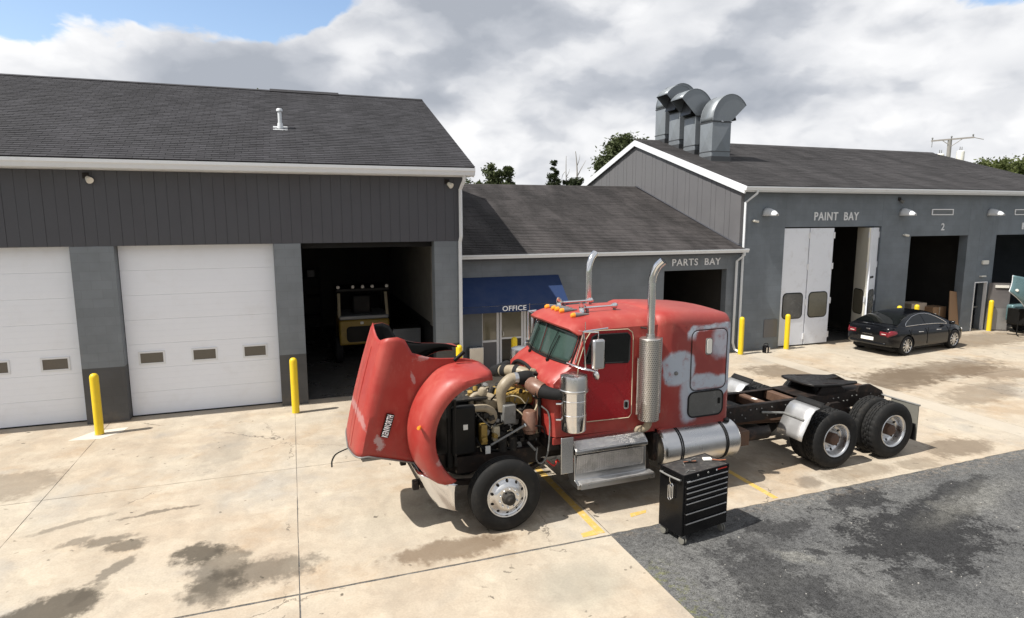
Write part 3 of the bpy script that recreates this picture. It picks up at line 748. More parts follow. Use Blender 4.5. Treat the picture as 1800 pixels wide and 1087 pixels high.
def bay_machine():
    m = root('yellow_loader', (1.95, 20.6, .006), 'yellow wheeled loader with black cab posts inside the open garage bay', 'loader')
    b = lambda mb, n, mt, **k: build(mb, n, MAT[mt], m, **k)
    body = b(MB().box(1.28, 2.85, 19.9, 21.6, .62, 1.42), 'body', 'machine_yellow', bevel=.06)
    b(MB().prism(rrect(1.5, 2.75, .72, 1.22, .12), 'y', 19.87, 19.95), 'grille', 'black', smooth=0)
    build(MB().prism(rrect(1.93, 2.03, 1.28, 1.36, .02), 'y', 19.88, 19.93), 'badge', MAT['white_plastic'], body)
    b(MB().box(1.30, 2.83, 19.95, 21.5, 1.42, 1.55), 'deck', 'grey_panel', bevel=.03)
    for x in (1.30, 2.80):
        b(MB().tube([(x, 20.0, 1.5), (x+.02*(1 if x < 2 else -1), 20.15, 2.25)], .045, 4), 'post', 'hose_beige')
        b(MB().tube([(x, 21.3, 1.5), (x, 21.2, 2.3)], .05, 8), 'post', 'black')
    b(MB().box(1.22, 2.9, 20.0, 21.4, 2.3, 2.42), 'canopy', 'black', bevel=.03)
    for x in (1.3, 1.75, 2.05, 2.35, 2.8): b(MB().lathe([(0, 0), (.05, .005), (.055, .06), (0, .09)], (x, 19.97, 2.46), (0, 1, 0), 12), 'work_light', 'white_plastic')
    b(MB().box(1.75, 2.35, 20.4, 20.9, 1.5, 2.15), 'seat', 'black', bevel=.06)
    for x, sx in ((1.12, 1), (2.72, 1)):
        for y in (20.3, 21.7):
            b(MB().lathe([(.0, .0), (.2, .0), (.22, .03), (.36, .02), (.42, .06), (.42, .24), (.36, .28), (0, .28)], (x, y, .428), (1, 0, 0), 24), 'tyre', 'rubber')


bay_machine()
fl = root('tool_chest', (3.4, 20.2, .006), 'grey steel storage chest against the block wall inside the garage bay', 'chest')
build(MB().box(2.95, 3.85, 19.9, 20.5, .05, 1.05), 'body', MAT['grey_panel'], fl, bevel=.02)
for k in range(3): build(MB().box(3.0, 3.8, 19.885, 19.9, .12+k*.3, .38+k*.3), 'drawer', MAT['grey_panel'], fl, smooth=0)
build(MB().box(2.93, 3.87, 19.88, 20.52, 1.05, 1.09), 'lid', MAT['black'], fl, bevel=.01)
sh = root('storage_rack', (-1.2, 26.6, .006), 'dark metal storage rack with bins along the garage back wall', 'rack')
for x in (-3.4, 1.0):
    for y in (26.3, 26.9): build(MB().box(x, x+.06, y, y+.06, .006, 2.6), 'upright', MAT['black'], sh, smooth=0)
for z in (.6, 1.4, 2.2): build(MB().box(-3.4, 1.06, 26.3, 26.96, z, z+.05), 'shelf', MAT['black'], sh, smooth=0)
for k in range(12):
    z = (.65, 1.45, 2.25)[k % 3]; xx = -3.2+k*.34
    build(MB().box(xx, xx+.28, 26.35, 26.8, z, z+random.uniform(.2, .42)), 'bin', MAT[('cardboard', 'engine_dark', 'engine_grey')[k % 3]], None, label='storage bin on the rack at the back of the dark garage', cat='bin', group='bins on the garage rack', smooth=0)

# ------------------------------------------------------------------ office (middle)
O = root('office_building', (9.4, 20.8, 0), 'low grey block office wing between the garage and the paint shop', 'office')
OY = 17.29
ow = lambda a, b, z0, z1, nm='wall': build(MB().box(a, b, OY, OY+.26, z0, z1), nm, MAT['block_office'], O, smooth=0, bevel=.006)
ow(4.22, 5.17, 0, 3.50); ow(7.35, 11.32, 0, 3.50); ow(13.76, 14.19, 0, 3.50)
ow(5.17, 7.35, 2.02, 3.50, 'lintel'); ow(11.32, 13.76, 2.88, 3.50, 'lintel')
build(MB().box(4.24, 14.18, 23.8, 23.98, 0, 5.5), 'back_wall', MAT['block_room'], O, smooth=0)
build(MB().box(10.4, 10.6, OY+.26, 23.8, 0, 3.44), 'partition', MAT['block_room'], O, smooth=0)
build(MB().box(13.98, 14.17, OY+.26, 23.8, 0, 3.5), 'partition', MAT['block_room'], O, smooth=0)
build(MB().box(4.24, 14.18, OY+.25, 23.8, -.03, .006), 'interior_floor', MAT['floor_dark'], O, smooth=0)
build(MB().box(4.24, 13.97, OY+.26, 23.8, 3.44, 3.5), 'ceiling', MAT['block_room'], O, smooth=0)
for a, b, q_ in ((11.9, 12.5, 'narrow dark shelf unit on the office side inside the parts bay'), (12.6, 13.3, 'wide dark shelf unit on the shop side inside the parts bay')):
    build(MB().box(a, b, 19.6, 20.3, .006, 1.15), 'parts_shelf_unit', MAT['engine_dark'], None, label=q_, cat='shelf', group='shelf units in the parts bay', bevel=.02)
rm = MB(); slope_slab(rm, 4.23, 14.18, (16.98, 3.556), (23.98, 5.866), .12)
build(rm, 'roof', MAT['shingle_office'], O, smooth=0)
shingles(O, 4.23, 14.17, (16.95, 3.56), (23.98, 5.88), MAT['shingle_office'], .142, .62, seed=4)
build(MB().prism([(23.83, 5.84), (23.98, 5.92), (24.13, 5.84), (23.98, 5.88)], 'x', 4.24, 14.17), 'ridge_cap', MAT['shingle_office'], O, smooth=0)
build(MB().box(4.24, 14.18, 17.06, 17.28, 3.38, 3.52), 'fascia', MAT['cladding'], O, smooth=0)
gutter(O, 4.26, 14.32, 16.90, 3.44, .12, .15)
downspout(O, [(14.20, 16.98, 3.46), (14.20, 16.98, 3.36), (14.08, 17.20, 3.14), (14.09, 17.22, .35), (14.14, 17.18, .12), (14.22, 17.0, .05)], .08)
build(MB().prism([(17.2, 3.66), (23.98, 5.93), (23.98, 5.95), (17.2, 3.68)], 'x', 14.10, 14.178), 'wall_flashing', MAT['cladding'], O, smooth=0)
# store front: frames, door and lights
fm = MB()
for a, b, z0, z1 in ((5.17, 5.21, 0, 2.02), (5.64, 5.72, 0, 2.02), (6.50, 6.58, 0, 2.02), (7.31, 7.35, 0, 2.02), (5.21, 5.64, 1.97, 2.02), (5.72, 6.5, 1.97, 2.02), (6.58, 7.31, 1.97, 2.02), (5.21, 5.64, .93, .99), (6.58, 7.31, .93, .99)):
    fm.box(a, b, OY+.09, OY+.15, z0, z1)
build(fm, 'storefront_frame', MAT['sign_grey'], O, smooth=0)
build(MB().box(5.21, 5.64, OY+.11, OY+.125, .99, 1.97), 'window_pane', MAT['glass_office'], O, smooth=0)
build(MB().box(6.58, 7.31, OY+.11, OY+.125, .99, 1.97), 'window_pane', MAT['glass_office'], O, smooth=0)
build(MB().box(5.21, 5.64, OY+.10, OY+.13, .0, .93), 'kick_panel', MAT['cladding_light'], O, smooth=0)
build(MB().box(6.58, 7.31, OY+.10, OY+.13, .0, .93), 'kick_panel', MAT['cladding_light'], O, smooth=0)
dr = MB()
for a, b, z0, z1 in ((5.74, 5.80, .04, 1.95), (6.42, 6.48, .04, 1.95), (5.80, 6.42, 1.90, 1.95), (5.80, 6.42, 1.00, 1.05), (5.80, 6.42, .04, .16)): dr.box(a, b, OY+.08, OY+.12, z0, z1)
dr = build(dr, 'office_door', MAT['sign_grey'], O, smooth=0)
build(MB().box(5.80, 6.42, OY+.095, OY+.105, 1.05, 1.90), 'pane', MAT['glass_office'], dr, smooth=0)
build(MB().box(5.80, 6.42, OY+.095, OY+.105, .16, 1.00), 'pane', MAT['glass_dark'], dr, smooth=0)
build(MB().tube([(5.84, OY+.08, 1.22), (5.84, OY+.04, 1.22), (5.84, OY+.04, 1.12), (5.84, OY+.08, 1.12)], .014, 8), 'handle', MAT['white_plastic'], dr)
build(MB().box(4.72, 5.16, OY-.16, OY-.002, 0, .85), 'utility_box', MAT['brushed'], label='waist high pale metal utility box on the office wall beside the door', cat='utility box', bevel=.015)
# awning
A = root('awning', (6.0, 16.9, 1.94), 'dark blue canvas awning over the office door', 'awning')
build(MB().grid([[(4.34, 17.275, 2.88), (7.58, 17.275, 2.88)], [(4.34, 16.52, 2.17), (7.58, 16.52, 2.17)], [(4.34, 16.50, 2.14), (7.58, 16.50, 2.14)]]), 'canopy', MAT['blue_canvas'], A, solid=.012, smooth=0)
build(MB().box(4.34, 7.58, 16.492, 16.504, 1.95, 2.135), 'valance', MAT['blue_canvas'], A, smooth=0)
for x in (4.335, 7.573): build(MB().prism([(17.27, 2.865), (16.53, 2.16), (16.53, 1.96), (17.27, 1.96)], 'x', x, x+.01), 'side_panel', MAT['blue_canvas'], A, smooth=0)
for x in (4.4, 5.5, 6.6, 7.5): build(MB().tube([(x, 17.27, 2.82), (x, 16.56, 2.13), (x, 16.56, 1.98)], .014, 6), 'rib', MAT['sign_grey'], A)
sg = root('office_sign', (5.88, 16.48, 1.985), 'white OFFICE lettering on the front of the blue awning', 'sign')
lettering('letter', 'OFFICE', MAT['sign_white'], sg, (5.53, 16.490, 1.985), (1, 0, 0), (0, 0, 1), .72, .145, .006, 1.05)
sg = root('parts_bay_sign', (12.55, OY, 3.03), 'grey PARTS BAY lettering above the low dark opening', 'sign')
lettering('letter', 'PARTS  BAY', MAT['sign_grey'], sg, (11.60, OY-.001, 3.035), (1, 0, 0), (0, 0, 1), 1.88, .23, .02, 1.12)

# ------------------------------------------------------------------ paint shop (right)
S = root('paint_shop_building', (23.3, 24.5, 0), 'grey block paint shop with gabled roof and three bays', 'workshop')
SY = 17.29; X0, X1 = 14.20, 31.6
sw = lambda a, b, z0, z1, nm='wall': build(MB().box(a, b, SY, SY+.34, z0, z1), nm, MAT['block_shop'], S, smooth=0, bevel=.006)
sw(X0, 16.10, 0, 5.45); sw(20.57, 22.08, 0, 5.45); sw(25.17, 25.84, 0, 5.45); sw(26.52, 26.80, 0, 5.45); sw(30.0, X1, 0, 5.45)
sw(16.10, 20.57, 4.25, 5.45, 'lintel'); sw(22.08, 25.17, 3.87, 5.45, 'lintel'); sw(26.80, 30.0, 3.87, 5.45, 'lintel'); sw(25.84, 26.52, 1.98, 5.45, 'lintel')
gab = [(SY+.34, 0), (30.8, 0), (30.8, 5.45), (24.1, 7.64), (SY+.34, 5.48)]
build(MB().prism(gab, 'x', X0+.03, X0+.25), 'gable_wall', MAT['black'], S, smooth=0)
build(MB().prism(gab, 'x', X1-.2, X1), 'gable_wall', MAT['block_shop'], S, smooth=0)
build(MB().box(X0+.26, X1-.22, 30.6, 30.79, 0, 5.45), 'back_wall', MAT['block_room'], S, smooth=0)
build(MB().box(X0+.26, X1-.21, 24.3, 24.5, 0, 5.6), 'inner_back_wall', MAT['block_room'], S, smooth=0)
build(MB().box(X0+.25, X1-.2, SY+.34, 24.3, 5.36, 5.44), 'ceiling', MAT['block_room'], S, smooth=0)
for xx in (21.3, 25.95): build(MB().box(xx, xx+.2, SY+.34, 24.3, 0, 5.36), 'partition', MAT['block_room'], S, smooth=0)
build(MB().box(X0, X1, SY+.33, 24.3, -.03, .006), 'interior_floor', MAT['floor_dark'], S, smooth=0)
rz = lambda y: 5.62+(7.88-5.62)*(y-16.95)/(24.1-16.95) if y < 24.1 else 7.88-(7.88-5.62)*(y-24.1)/7.15
y = SY+.02; bw = .262; k = 0
while y < 30.7:
    y1 = min(y+bw-.007, 30.8); pts = [(y, 3.4 if y < 24.2 else .3), (y1, 3.4 if y < 24.2 else .3), (y1, rz(y1)-.16)]
    if y < 24.1 < y1: pts.append((24.1, rz(24.1)-.16))
    pts.append((y, rz(y)-.16))
    dx = .003*((k*5) % 3-1); build(MB().prism(pts, 'x', X0-.012+dx, X0+.025), 'board', MAT['cladding_light'], S, smooth=0); y += bw; k += 1
build(MB().box(X0-.02, X0+.12, SY-.025, SY+.015, 3.72, 5.42), 'corner_board', MAT['cladding_light'], S, smooth=0)
rm = MB(); slope_slab(rm, 14.12, 31.8, (16.95, 5.616), (24.1, 7.876), .13); slope_slab(rm, 14.12, 31.8, (31.25, 5.616), (24.1, 7.874), -.13)
build(rm, 'roof', MAT['shingle_shop'], S, smooth=0)
shingles(S, 14.12, 31.8, (16.93, 5.62), (24.1, 7.88), MAT['shingle_shop'], .142, .62, seed=9)
build(MB().prism([(23.95, 7.84), (24.1, 7.92), (24.25, 7.84), (24.1, 7.88)], 'x', 14.12, 31.8), 'ridge_cap', MAT['shingle_shop'], S, smooth=0)
for pts in ([(16.93, 5.60), (24.1, 7.865), (24.1, 7.63), (17.0, 5.37)], [(31.27, 5.60), (24.1, 7.865), (24.1, 7.63), (31.2, 5.37)]):
    build(MB().prism(pts, 'x', 14.07, 14.12), 'rake_board', MAT['white_trim'], S, smooth=0)
for pts in ([(17.0, 5.50), (24.1, 7.73), (24.1, 7.71), (17.0, 5.48)], [(31.2, 5.50), (24.1, 7.73), (24.1, 7.71), (31.2, 5.48)]):
    build(MB().prism(pts, 'x', 14.12, X0-.015), 'rake_soffit', MAT['white_trim'], S, smooth=0)
build(MB().box(14.12, 31.8, 17.0, 17.03, 5.42, 5.6), 'fascia', MAT['white_trim'], S, smooth=0)
build(MB().box(14.12, 31.8, 17.03, SY+.02, 5.42, 5.45), 'soffit', MAT['cladding'], S, smooth=0)
gutter(S, 14.06, 31.8, 16.86, 5.47, .13, .14)
downspout(S, [(14.55, 16.92, 5.48), (14.55, 16.94, 5.38), (14.33, 17.22, 5.08), (14.33, 17.22, .2), (14.36, 17.05, .06)], .08)
# fold-back doors of the paint bay


def leaf(p, q, h, mt, plate=False):
    p = Vector((*p, 0)); q = Vector((*q, 0)); L = (q-p).length; u = (q-p).normalized(); nrm = Vector((u.y, -u.x, 0))
    M = Matrix(((u.x, -nrm.x, 0, p.x), (u.y, -nrm.y, 0, p.y), (0, 0, 1, 0), (0, 0, 0, 1)))
    def loc(mb): return mb.xf(M)
    d_ = build(loc(MB().box(.01, L-.01, -.03, .03, .05, h)), 'door_leaf', MAT[mt], S, smooth=0, bevel=.008)
    x0, x1 = L*.12, L*.86
    build(loc(MB().prism(rrect(x0-.035, x1+.035, 1.005, 1.945, .17), 'y', -.038, .038)), 'window_gasket', MAT['black'], d_)
    build(loc(MB().prism(rrect(x0, x1, 1.04, 1.91, .14), 'y', -.045, .045)), 'window_pane', MAT['glass_grey' if plate else 'glass_office'], d_)
    for z in (.35, 1.6, 2.85, 3.95): build(loc(MB().box(L-.04, L+.03, -.05, -.03, z-.11, z+.11)), 'hinge', MAT['sign_grey'], d_, smooth=0)
    return d_


leaf((16.12, SY+.08), (17.24, SY+.06), 4.21, 'white_panel', True)
leaf((17.26, SY+.06), (18.38, SY+.08), 4.21, 'white_panel')
leaf((20.14, SY+.62), (19.80, SY-.20), 4.21, 'cream_panel')
leaf((19.84, SY-.22), (20.54, SY+.10), 4.21, 'white_panel', True)
sg = root('paint_bay_sign', (18.4, SY, 4.48), 'grey PAINT BAY lettering above the folding white doors', 'sign')
lettering('letter', 'PAINT  BAY', MAT['sign_grey'], sg, (17.35, SY-.001, 4.48), (1, 0, 0), (0, 0, 1), 2.05, .29, .02, 1.12)
sg = root('bay_number_two_sign', (23.7, SY, 4.08), 'grey number 2 above the middle shop bay', 'sign')
lettering('digit', '2', MAT['sign_grey'], sg, (23.62, SY-.001, 4.08), (1, 0, 0), (0, 0, 1), .17, .27, .02)
sg = root('bay_number_one_sign', (28.3, SY, 4.08), 'grey number 1 above the end bay opening', 'sign')
lettering('digit', '1', MAT['sign_grey'], sg, (28.24, SY-.001, 4.08), (1, 0, 0), (0, 0, 1), .10, .27, .02)
# small writing and outline on the inner folding leaf
for k, xx in enumerate((19.96, 20.01, 20.06, 20.14, 20.19, 20.24)):
    yy = SY-.22+(xx-19.84)*.457-.036
    build(MB().box(xx, xx+.03, yy-.004, yy, 2.36+.01*(k % 2), 2.44), 'letter_mark', MAT['black'], S, smooth=0)


def wall_lamp(x, label):
    r_ = root('wall_lamp', (x, SY-.2, 4.62), label, 'wall lamp', 'shaded lamps along the shop wall')
    rows = []
    for i in range(7):
        t = i/6; yy = SY-.01-.52*t; hw = .15*math.sqrt(max(0.03, 1-t*t*.92)); h = .26*(1-t**2*.75)
        rows.append([(x-hw, yy, 4.64), (x-hw*.92, yy, 4.64+h*.55), (x-hw*.5, yy, 4.64+h*.92), (x, yy, 4.64+h), (x+hw*.5, yy, 4.64+h*.92), (x+hw*.92, yy, 4.64+h*.55), (x+hw, yy, 4.64)])
    build(MB().grid(rows), 'hood', MAT['white_trim'], r_, solid=.015)
    build(MB().box(x-.10, x+.10, SY-.10, SY-.002, 4.66, 4.80), 'housing', MAT['sign_grey'], r_, smooth=0)


wall_lamp(15.26, 'white hooded wall lamp near the shop corner downspout')
wall_lamp(21.54, 'white hooded wall lamp between the paint bay and bay two')
wall_lamp(26.27, 'white hooded wall lamp between bay two and the end bay')


def flood(p, label, mt):
    r_ = root('floodlight', p, label, 'floodlight', 'small floodlights under the eaves'); p = Vector(p)
    build(MB().box(p.x-.06, p.x+.06, p.y-.03, p.y, p.z+.02, p.z+.14), 'bracket', MAT['frame_black'], r_, smooth=0)
    build(MB().lathe([(0, 0), (.045, 0), (.075, .12), (.07, .13), (0, .12)], p+Vector((.03, -.03, .03)), (.5, -.6, -.45), 14), 'lamp_head', MAT[mt], r_)


flood((-4.1, FY-.005, 5.44), 'small floodlight under the garage gutter above the white overhead doors', 'white_plastic')
flood((3.85, FY-.005, 5.44), 'small floodlight under the garage gutter beside the downspout', 'white_plastic')
flood((21.32, SY-.005, 5.17), 'dark floodlight under the shop gutter above the wall lamp', 'engine_grey')
for x, z, lb in ((14.72, 4.45, 'white security camera beside the shop corner downspout'), (21.68, 3.90, 'white security camera at the upper corner of bay two')):
    r_ = root('security_camera', (x, SY, z), lb, 'camera', 'security cameras on the shop wall')
    build(MB().cyl((x, SY-.005, z+.03), (x, SY-.07, z+.03), .03, n=10), 'mount', MAT['white_plastic'], r_)
    build(MB().cyl((x-.02, SY-.07, z+.03), (x+.14, SY-.12, z), .042, n=12), 'body', MAT['white_plastic'], r_)
for x, lb in ((23.62, 'rectangular framed wall vent above the two digit of the middle bay'), (28.28, 'rectangular framed wall vent over the end bay by the teal pickup')):
    r_ = root('wall_vent', (x, SY, 4.68), lb, 'vent', 'framed wall vents')
    fr = MB().box(x-.57, x+.57, SY-.03, SY-.002, 4.86, 4.89).box(x-.57, x+.57, SY-.03, SY-.002, 4.66, 4.69).box(x-.57, x-.54, SY-.03, SY-.002, 4.69, 4.86).box(x+.54, x+.57, SY-.03, SY-.002, 4.69, 4.86)
    build(fr, 'frame', MAT['sign_white'], r_, smooth=0)
    for q in range(5): build(MB().box(x-.54, x+.54, SY-.018, SY-.002, 4.70+q*.032, 4.718+q*.032), 'slat', MAT['grey_panel'], r_, smooth=0)
build(MB().prism(rrect(26.10, 26.44, 2.70, 2.86, .04), 'y', SY-.06, SY-.002), 'emergency_light', MAT['white_plastic'], label='small white emergency light above the open steel door', cat='light')
build(MB().prism(rrect(26.05, 26.33, 2.20, 2.25, .02), 'y', SY-.09, SY-.002), 'door_light', MAT['white_plastic'], label='thin white bracket lamp over the steel door frame', cat='light')
build(MB().box(15.42, 16.0, SY-.02, SY-.002, .42, 1.06), 'access_panel', MAT['cladding_light'], label='square grey access panel low on the shop wall', cat='panel', smooth=0, bevel=.004)
r_ = root('black_canister', (15.15, 16.82, 0), 'small black canister with chrome bands standing by the shop wall', 'canister')
build(MB().lathe([(0, 0), (.105, 0), (.11, .02), (.11, .2), (.09, .24), (0, .25)], (15.15, 16.82, 0), (0, 0, 1), 18), 'body', MAT['tool_black'], r_)
for x in (-.05, .06): build(MB().box(15.15+x-.02, 15.15+x+.02, 16.705, 16.716, .03, .2), 'band', MAT['chrome'], r_, smooth=0)
build(MB().tube([(15.06, 16.82, .22), (15.08, 16.82, .31), (15.22, 16.82, .31), (15.24, 16.82, .22)], .012, 8, smooth=4), 'handle', MAT['black'], r_)
# man door standing open
dw_ = root('steel_door', (27.0, 17.1, 0), 'open dark grey steel door with bare kick plate next to the end bay', 'door')
p, q = Vector((26.56, 17.22, 0)), Vector((27.18, 16.78, 0)); L = (q-p).length; u = (q-p)/L
M = Matrix(((u.x, -u.y, 0, p.x), (u.y, u.x, 0, p.y), (0, 0, 1, 0), (0, 0, 0, 1)))
build(MB().box(0, L, -.022, .022, .02, 1.95).xf(M), 'door_leaf', MAT['steel_door'], dw_, smooth=0)
build(MB().box(.02, L-.02, -.027, -.022, .06, .92).xf(M), 'kick_plate', MAT['steel_plate'], dw_, smooth=0)
build(MB().box(.22, .68, -.07, -.022, 1.76, 1.86).xf(M), 'door_closer', MAT['white_plastic'], dw_, smooth=0)
build(MB().lathe([(0, .06), (.03, .055), (.035, .03), (.015, .02), (.015, 0)], M @ Vector((L-.08, -.022, 1.0)), (u.y, -u.x, 0), 12), 'knob', MAT['chrome'], dw_)
build(MB().box(26.50, 26.545, SY-.02, SY+.1, 0, 2.0).box(25.81, 25.85, SY-.02, SY+.1, 0, 2.0).box(25.85, 26.50, SY-.02, SY+.1, 1.955, 2.0), 'door_frame', MAT['sign_grey'], S, smooth=0)
build(MB().box(25.86, 26.5, SY+.25, SY+.28, .9, .95), 'shelf_edge', MAT['grey_panel'], S, smooth=0)
# things in and at bay two
def carton(x0, x1, y0, y1, h, mt, lb, flaps=True):
    r_ = root('cardboard_box', ((x0+x1)/2, (y0+y1)/2, .006), lb, 'box', 'cartons in bay two')
    build(MB().box(x0, x1, y0, y1, .006, h), 'carton', MAT[mt], r_, smooth=0)
    build(MB().box((x0+x1)/2-.03, (x0+x1)/2+.03, y0-.003, y0, .006, h), 'tape', MAT['cardboard_light'], r_, smooth=0)
    if flaps: build(MB().box(x0+.05, x0+.2, y0-.004, y0, h*.6, h*.75), 'shipping_label', MAT['paper'], r_, smooth=0)


carton(23.5, 24.35, 18.1, 18.7, 1.12, 'cardboard_light', 'tall pale open carton behind the brown box in bay two', False)
carton(24.25, 25.0, 17.75, 18.3, .98, 'cardboard', 'brown sealed carton with two labels in bay two opening')
carton(23.2, 24.0, 17.7, 18.05, .62, 'cardboard', 'low brown carton beside the labelled box in bay two')
mb = MB(); mb.obox((24.98, 17.40, .80), (.62, .03, 1.66), Matrix.Rotation(R(8), 3, 'Y') @ Matrix.Rotation(R(-9), 3, 'X'))
build(mb, 'cardboard_sheet', MAT['cardboard'], label='tall brown board leaning against the side of bay two', cat='board', smooth=0)
build(MB().box(23.2, 23.5, 20.4, 20.6, 1.7, 2.7), 'hanging_banner', MAT['paper'], label='white paper sheet hanging inside the dark bay two', cat='sheet', smooth=0)
sh = root('tall_cabinet', (24.5, 22.6, .006), 'tall dark cabinet at the back of bay two', 'cabinet')
build(MB().box(23.9, 25.3, 22.2, 23.0, .006, 2.6), 'body', MAT['engine_dark'], sh, bevel=.02)
for x in (23.93, 24.62): build(MB().box(x, x+.65, 22.18, 22.2, .1, 2.5), 'door', MAT['engine_grey'], sh, smooth=0)
# open grey van liner: end bay back
# ------------------------------------------------------------------ roof ducts


def duct(yc, sgn, label):
    x0, x1 = 15.30, 16.14; y0, y1 = yc-.38, yc+.38; zb = rz(y0)-.25; zs = rz(yc)+1.36
    r_ = root('roof_duct', (15.72, yc, rz(y0)), label, 'duct', 'gooseneck ducts on the shop roof')
    zlo = rz(y0)+.16
    build(MB().box(x0-.03, x1+.03, y0-.03, y1+.03, zb, zlo), 'curb', MAT['galvanised_dark'], r_, smooth=0)
    mb = MB()          # shaft with cross-broken sheets (shallow pyramids)
    zz = zs-.02
    for a, b in (((x0, y0), (x1, y0)), ((x1, y0), (x1, y1)), ((x1, y1), (x0, y1)), ((x0, y1), (x0, y0))):
        nrm = Vector((b[1]-a[1], -(b[0]-a[0]), 0)).normalized()
        c = Vector(((a[0]+b[0])/2, (a[1]+b[1])/2, (zlo+zz)/2))+nrm*.045
        mb.add([(*a, zlo), (*b, zlo), (*b, zz), (*a, zz), c], [(0, 1, 4), (1, 2, 4), (2, 3, 4), (3, 0, 4)])
    build(mb, 'shaft', MAT['galvanised'], r_, smooth=0)
    for z in (zlo, zlo+.20, zz): build(MB().box(x0-.022, x1+.022, y0-.022, y1+.022, z, z+.03), 'flange', MAT['galvanised_dark'], r_, smooth=0)
    cx, ox = (x1, x0) if sgn > 0 else (x0, x1); Rr = .84; n_ = 16
    arc = []
    for i in range(n_+1):
        t = R(180-142*i/n_); arc.append((cx+sgn*Rr*math.cos(t), zs+.03+Rr*1.2*math.sin(t)))
    hd = build(MB().grid([[(a[0], y0, a[1]) for a in arc], [(a[0], y1, a[1]) for a in arc]]), 'hood', MAT['galvanised'], r_, smooth=30, solid=.008)
    for yy in (y0, y1): build(MB().prism([(cx, zs+.03)]+arc, 'y', yy-.004, yy+.004), 'hood_side', MAT['galvanised'], hd, smooth=0)
    ex = arc[-1]
    build(MB().add([(cx+sgn*.25, y0+.02, zs+.08), (cx+sgn*.25, y1-.02, zs+.08), (cx+sgn*.03, y1-.02, zs+.75), (cx+sgn*.03, y0+.02, zs+.75)], [(0, 1, 2, 3)]), 'opening_shade', MAT['galvanised_dark'], r_, smooth=0)  # dark sheet in the hood opening, painting in the shade of the duct's inside
    ed = MB()
    for yy in (y0-.006, y1+.006): ed.tube([(a[0], yy, a[1]) for a in arc], .014, 5)
    build(ed, 'seam', MAT['galvanised'], r_)


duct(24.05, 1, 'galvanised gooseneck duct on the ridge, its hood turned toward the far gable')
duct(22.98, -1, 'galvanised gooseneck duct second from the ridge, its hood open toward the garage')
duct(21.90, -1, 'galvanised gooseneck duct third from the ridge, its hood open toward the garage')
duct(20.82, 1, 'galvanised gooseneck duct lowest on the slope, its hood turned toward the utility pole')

# ------------------------------------------------------------------ bollards


def bollard(x, y, h, label):
    r_ = root('bollard', (x, y, 0), label, 'bollard', 'yellow bollards along the workshops')
    build(MB().lathe([(0, h), (.035, h-.004), (.065, h-.022), (.082, h-.055), (.086, h-.09), (.086, -.02)], (x, y, 0), (0, 0, 1), 24), 'sleeve', MAT['yellow'], r_)
    build(MB().lathe([(.087, .0), (.10, .0), (.098, .012), (.087, .014)], (x, y, 0), (0, 0, 1), 24), 'foot_ring', MAT['concrete'], r_)


bollard(-4.10, 15.10, 1.35, 'yellow bollard on a pale cement patch between the closed overhead doors')
bollard(-.10, 15.24, 1.35, 'yellow bollard in front of the pier beside the open garage bay')
bollard(4.03, 15.62, 1.29, 'yellow bollard at the garage corner downspout')
bollard(5.75, 16.12, 1.30, 'yellow bollard in front of the office door')
bollard(14.14, 16.87, 1.29, 'yellow bollard at the office and shop corner downspouts')
bollard(16.22, 17.02, 1.25, 'yellow bollard in front of the closed white folding doors')
bollard(21.40, 16.95, 1.30, 'yellow bollard behind the black sedan in front of the shop pier')
bollard(22.30, 16.95, 1.30, 'yellow bollard behind the black sedan at the bay two opening')
bollard(26.52, 17.02, 1.27, 'yellow bollard beside the open steel door')

# ------------------------------------------------------------------ the truck
CY = 9.40
T = root('semi_truck', (2.75, CY, 0), 'red conventional semi tractor with tilted-open hood and grey primer patches', 'truck', rz=R(1.25))
M_ = MAT


def tb(mb, name, mt, parent=None, **k):
    mats = [M_[x] for x in mt] if isinstance(mt, (list, tuple)) else M_[mt]
    return build(mb, name, mats, parent or T, **k)


def mir(y): return 2*CY-y


# frame rails (C-channel), cross members
for y0, s in ((8.98, 1), (9.82, -1)):
    mb = MB()
    prof = [(1.75, .72), (1.75, 1.0), (5.0, 1.13), (10.9, 1.13), (11.28, 1.06), (11.36, .92), (11.30, .86), (10.7, .82), (5.0, .82), (3.2, .70)]
    mb.prism(prof, 'y', y0-.006, y0+.006)
    rail = tb(mb, 'frame_rail', 'frame_black', smooth=0)
    fl = MB()
    fl.prism([(5.0, 1.13), (10.9, 1.13), (11.28, 1.06), (11.28, 1.045), (10.9, 1.115), (5.0, 1.115)], 'y', *(sorted((y0, y0+.10*s))))
    fl.prism([(5.0, .835), (10.7, .835), (10.7, .82), (5.0, .82)], 'y', *(sorted((y0, y0+.10*s))))
    tb(fl, 'flange', 'frame_black', rail, smooth=0)
    bl = MB(); rb = random.Random(3)
    for k in range(34):
        bx = 7.2+k*.12+rb.uniform(-.03, .03); bz = rb.choice((.9, .97, 1.05)); bl.cyl((bx, y0-.022*s, bz), (bx, y0, bz), .014, n=6)
    tb(bl, 'rivets', 'engine_grey', rail, kind='stuff')
for x in (7.55, 8.35, 9.05, 10.25, 11.15): tb(MB().box(x-.07, x+.07, 8.987, 9.813, .93, 1.105), 'cross_member', 'rusty', smooth=0, bevel=.01)
tb(MB().box(7.0, 7.35, 8.99, 9.81, 1.135, 1.15), 'deck_plate', 'engine_grey', smooth=0)
tb(MB().box(7.62, 7.95, 9.2, 9.6, .95, 1.06), 'transmission_cover', 'grease', bevel=.04)
tb(MB().tube([(5.5, 9.4, .86), (9.2, 9.4, .60), (10.65, 9.4, .60)], .07, 10), 'drive_shaft', 'rusty')
tb(MB().box(8.30, 8.37, 9.30, 9.42, 1.106, 1.112), 'white_tag', 'paper', smooth=0)
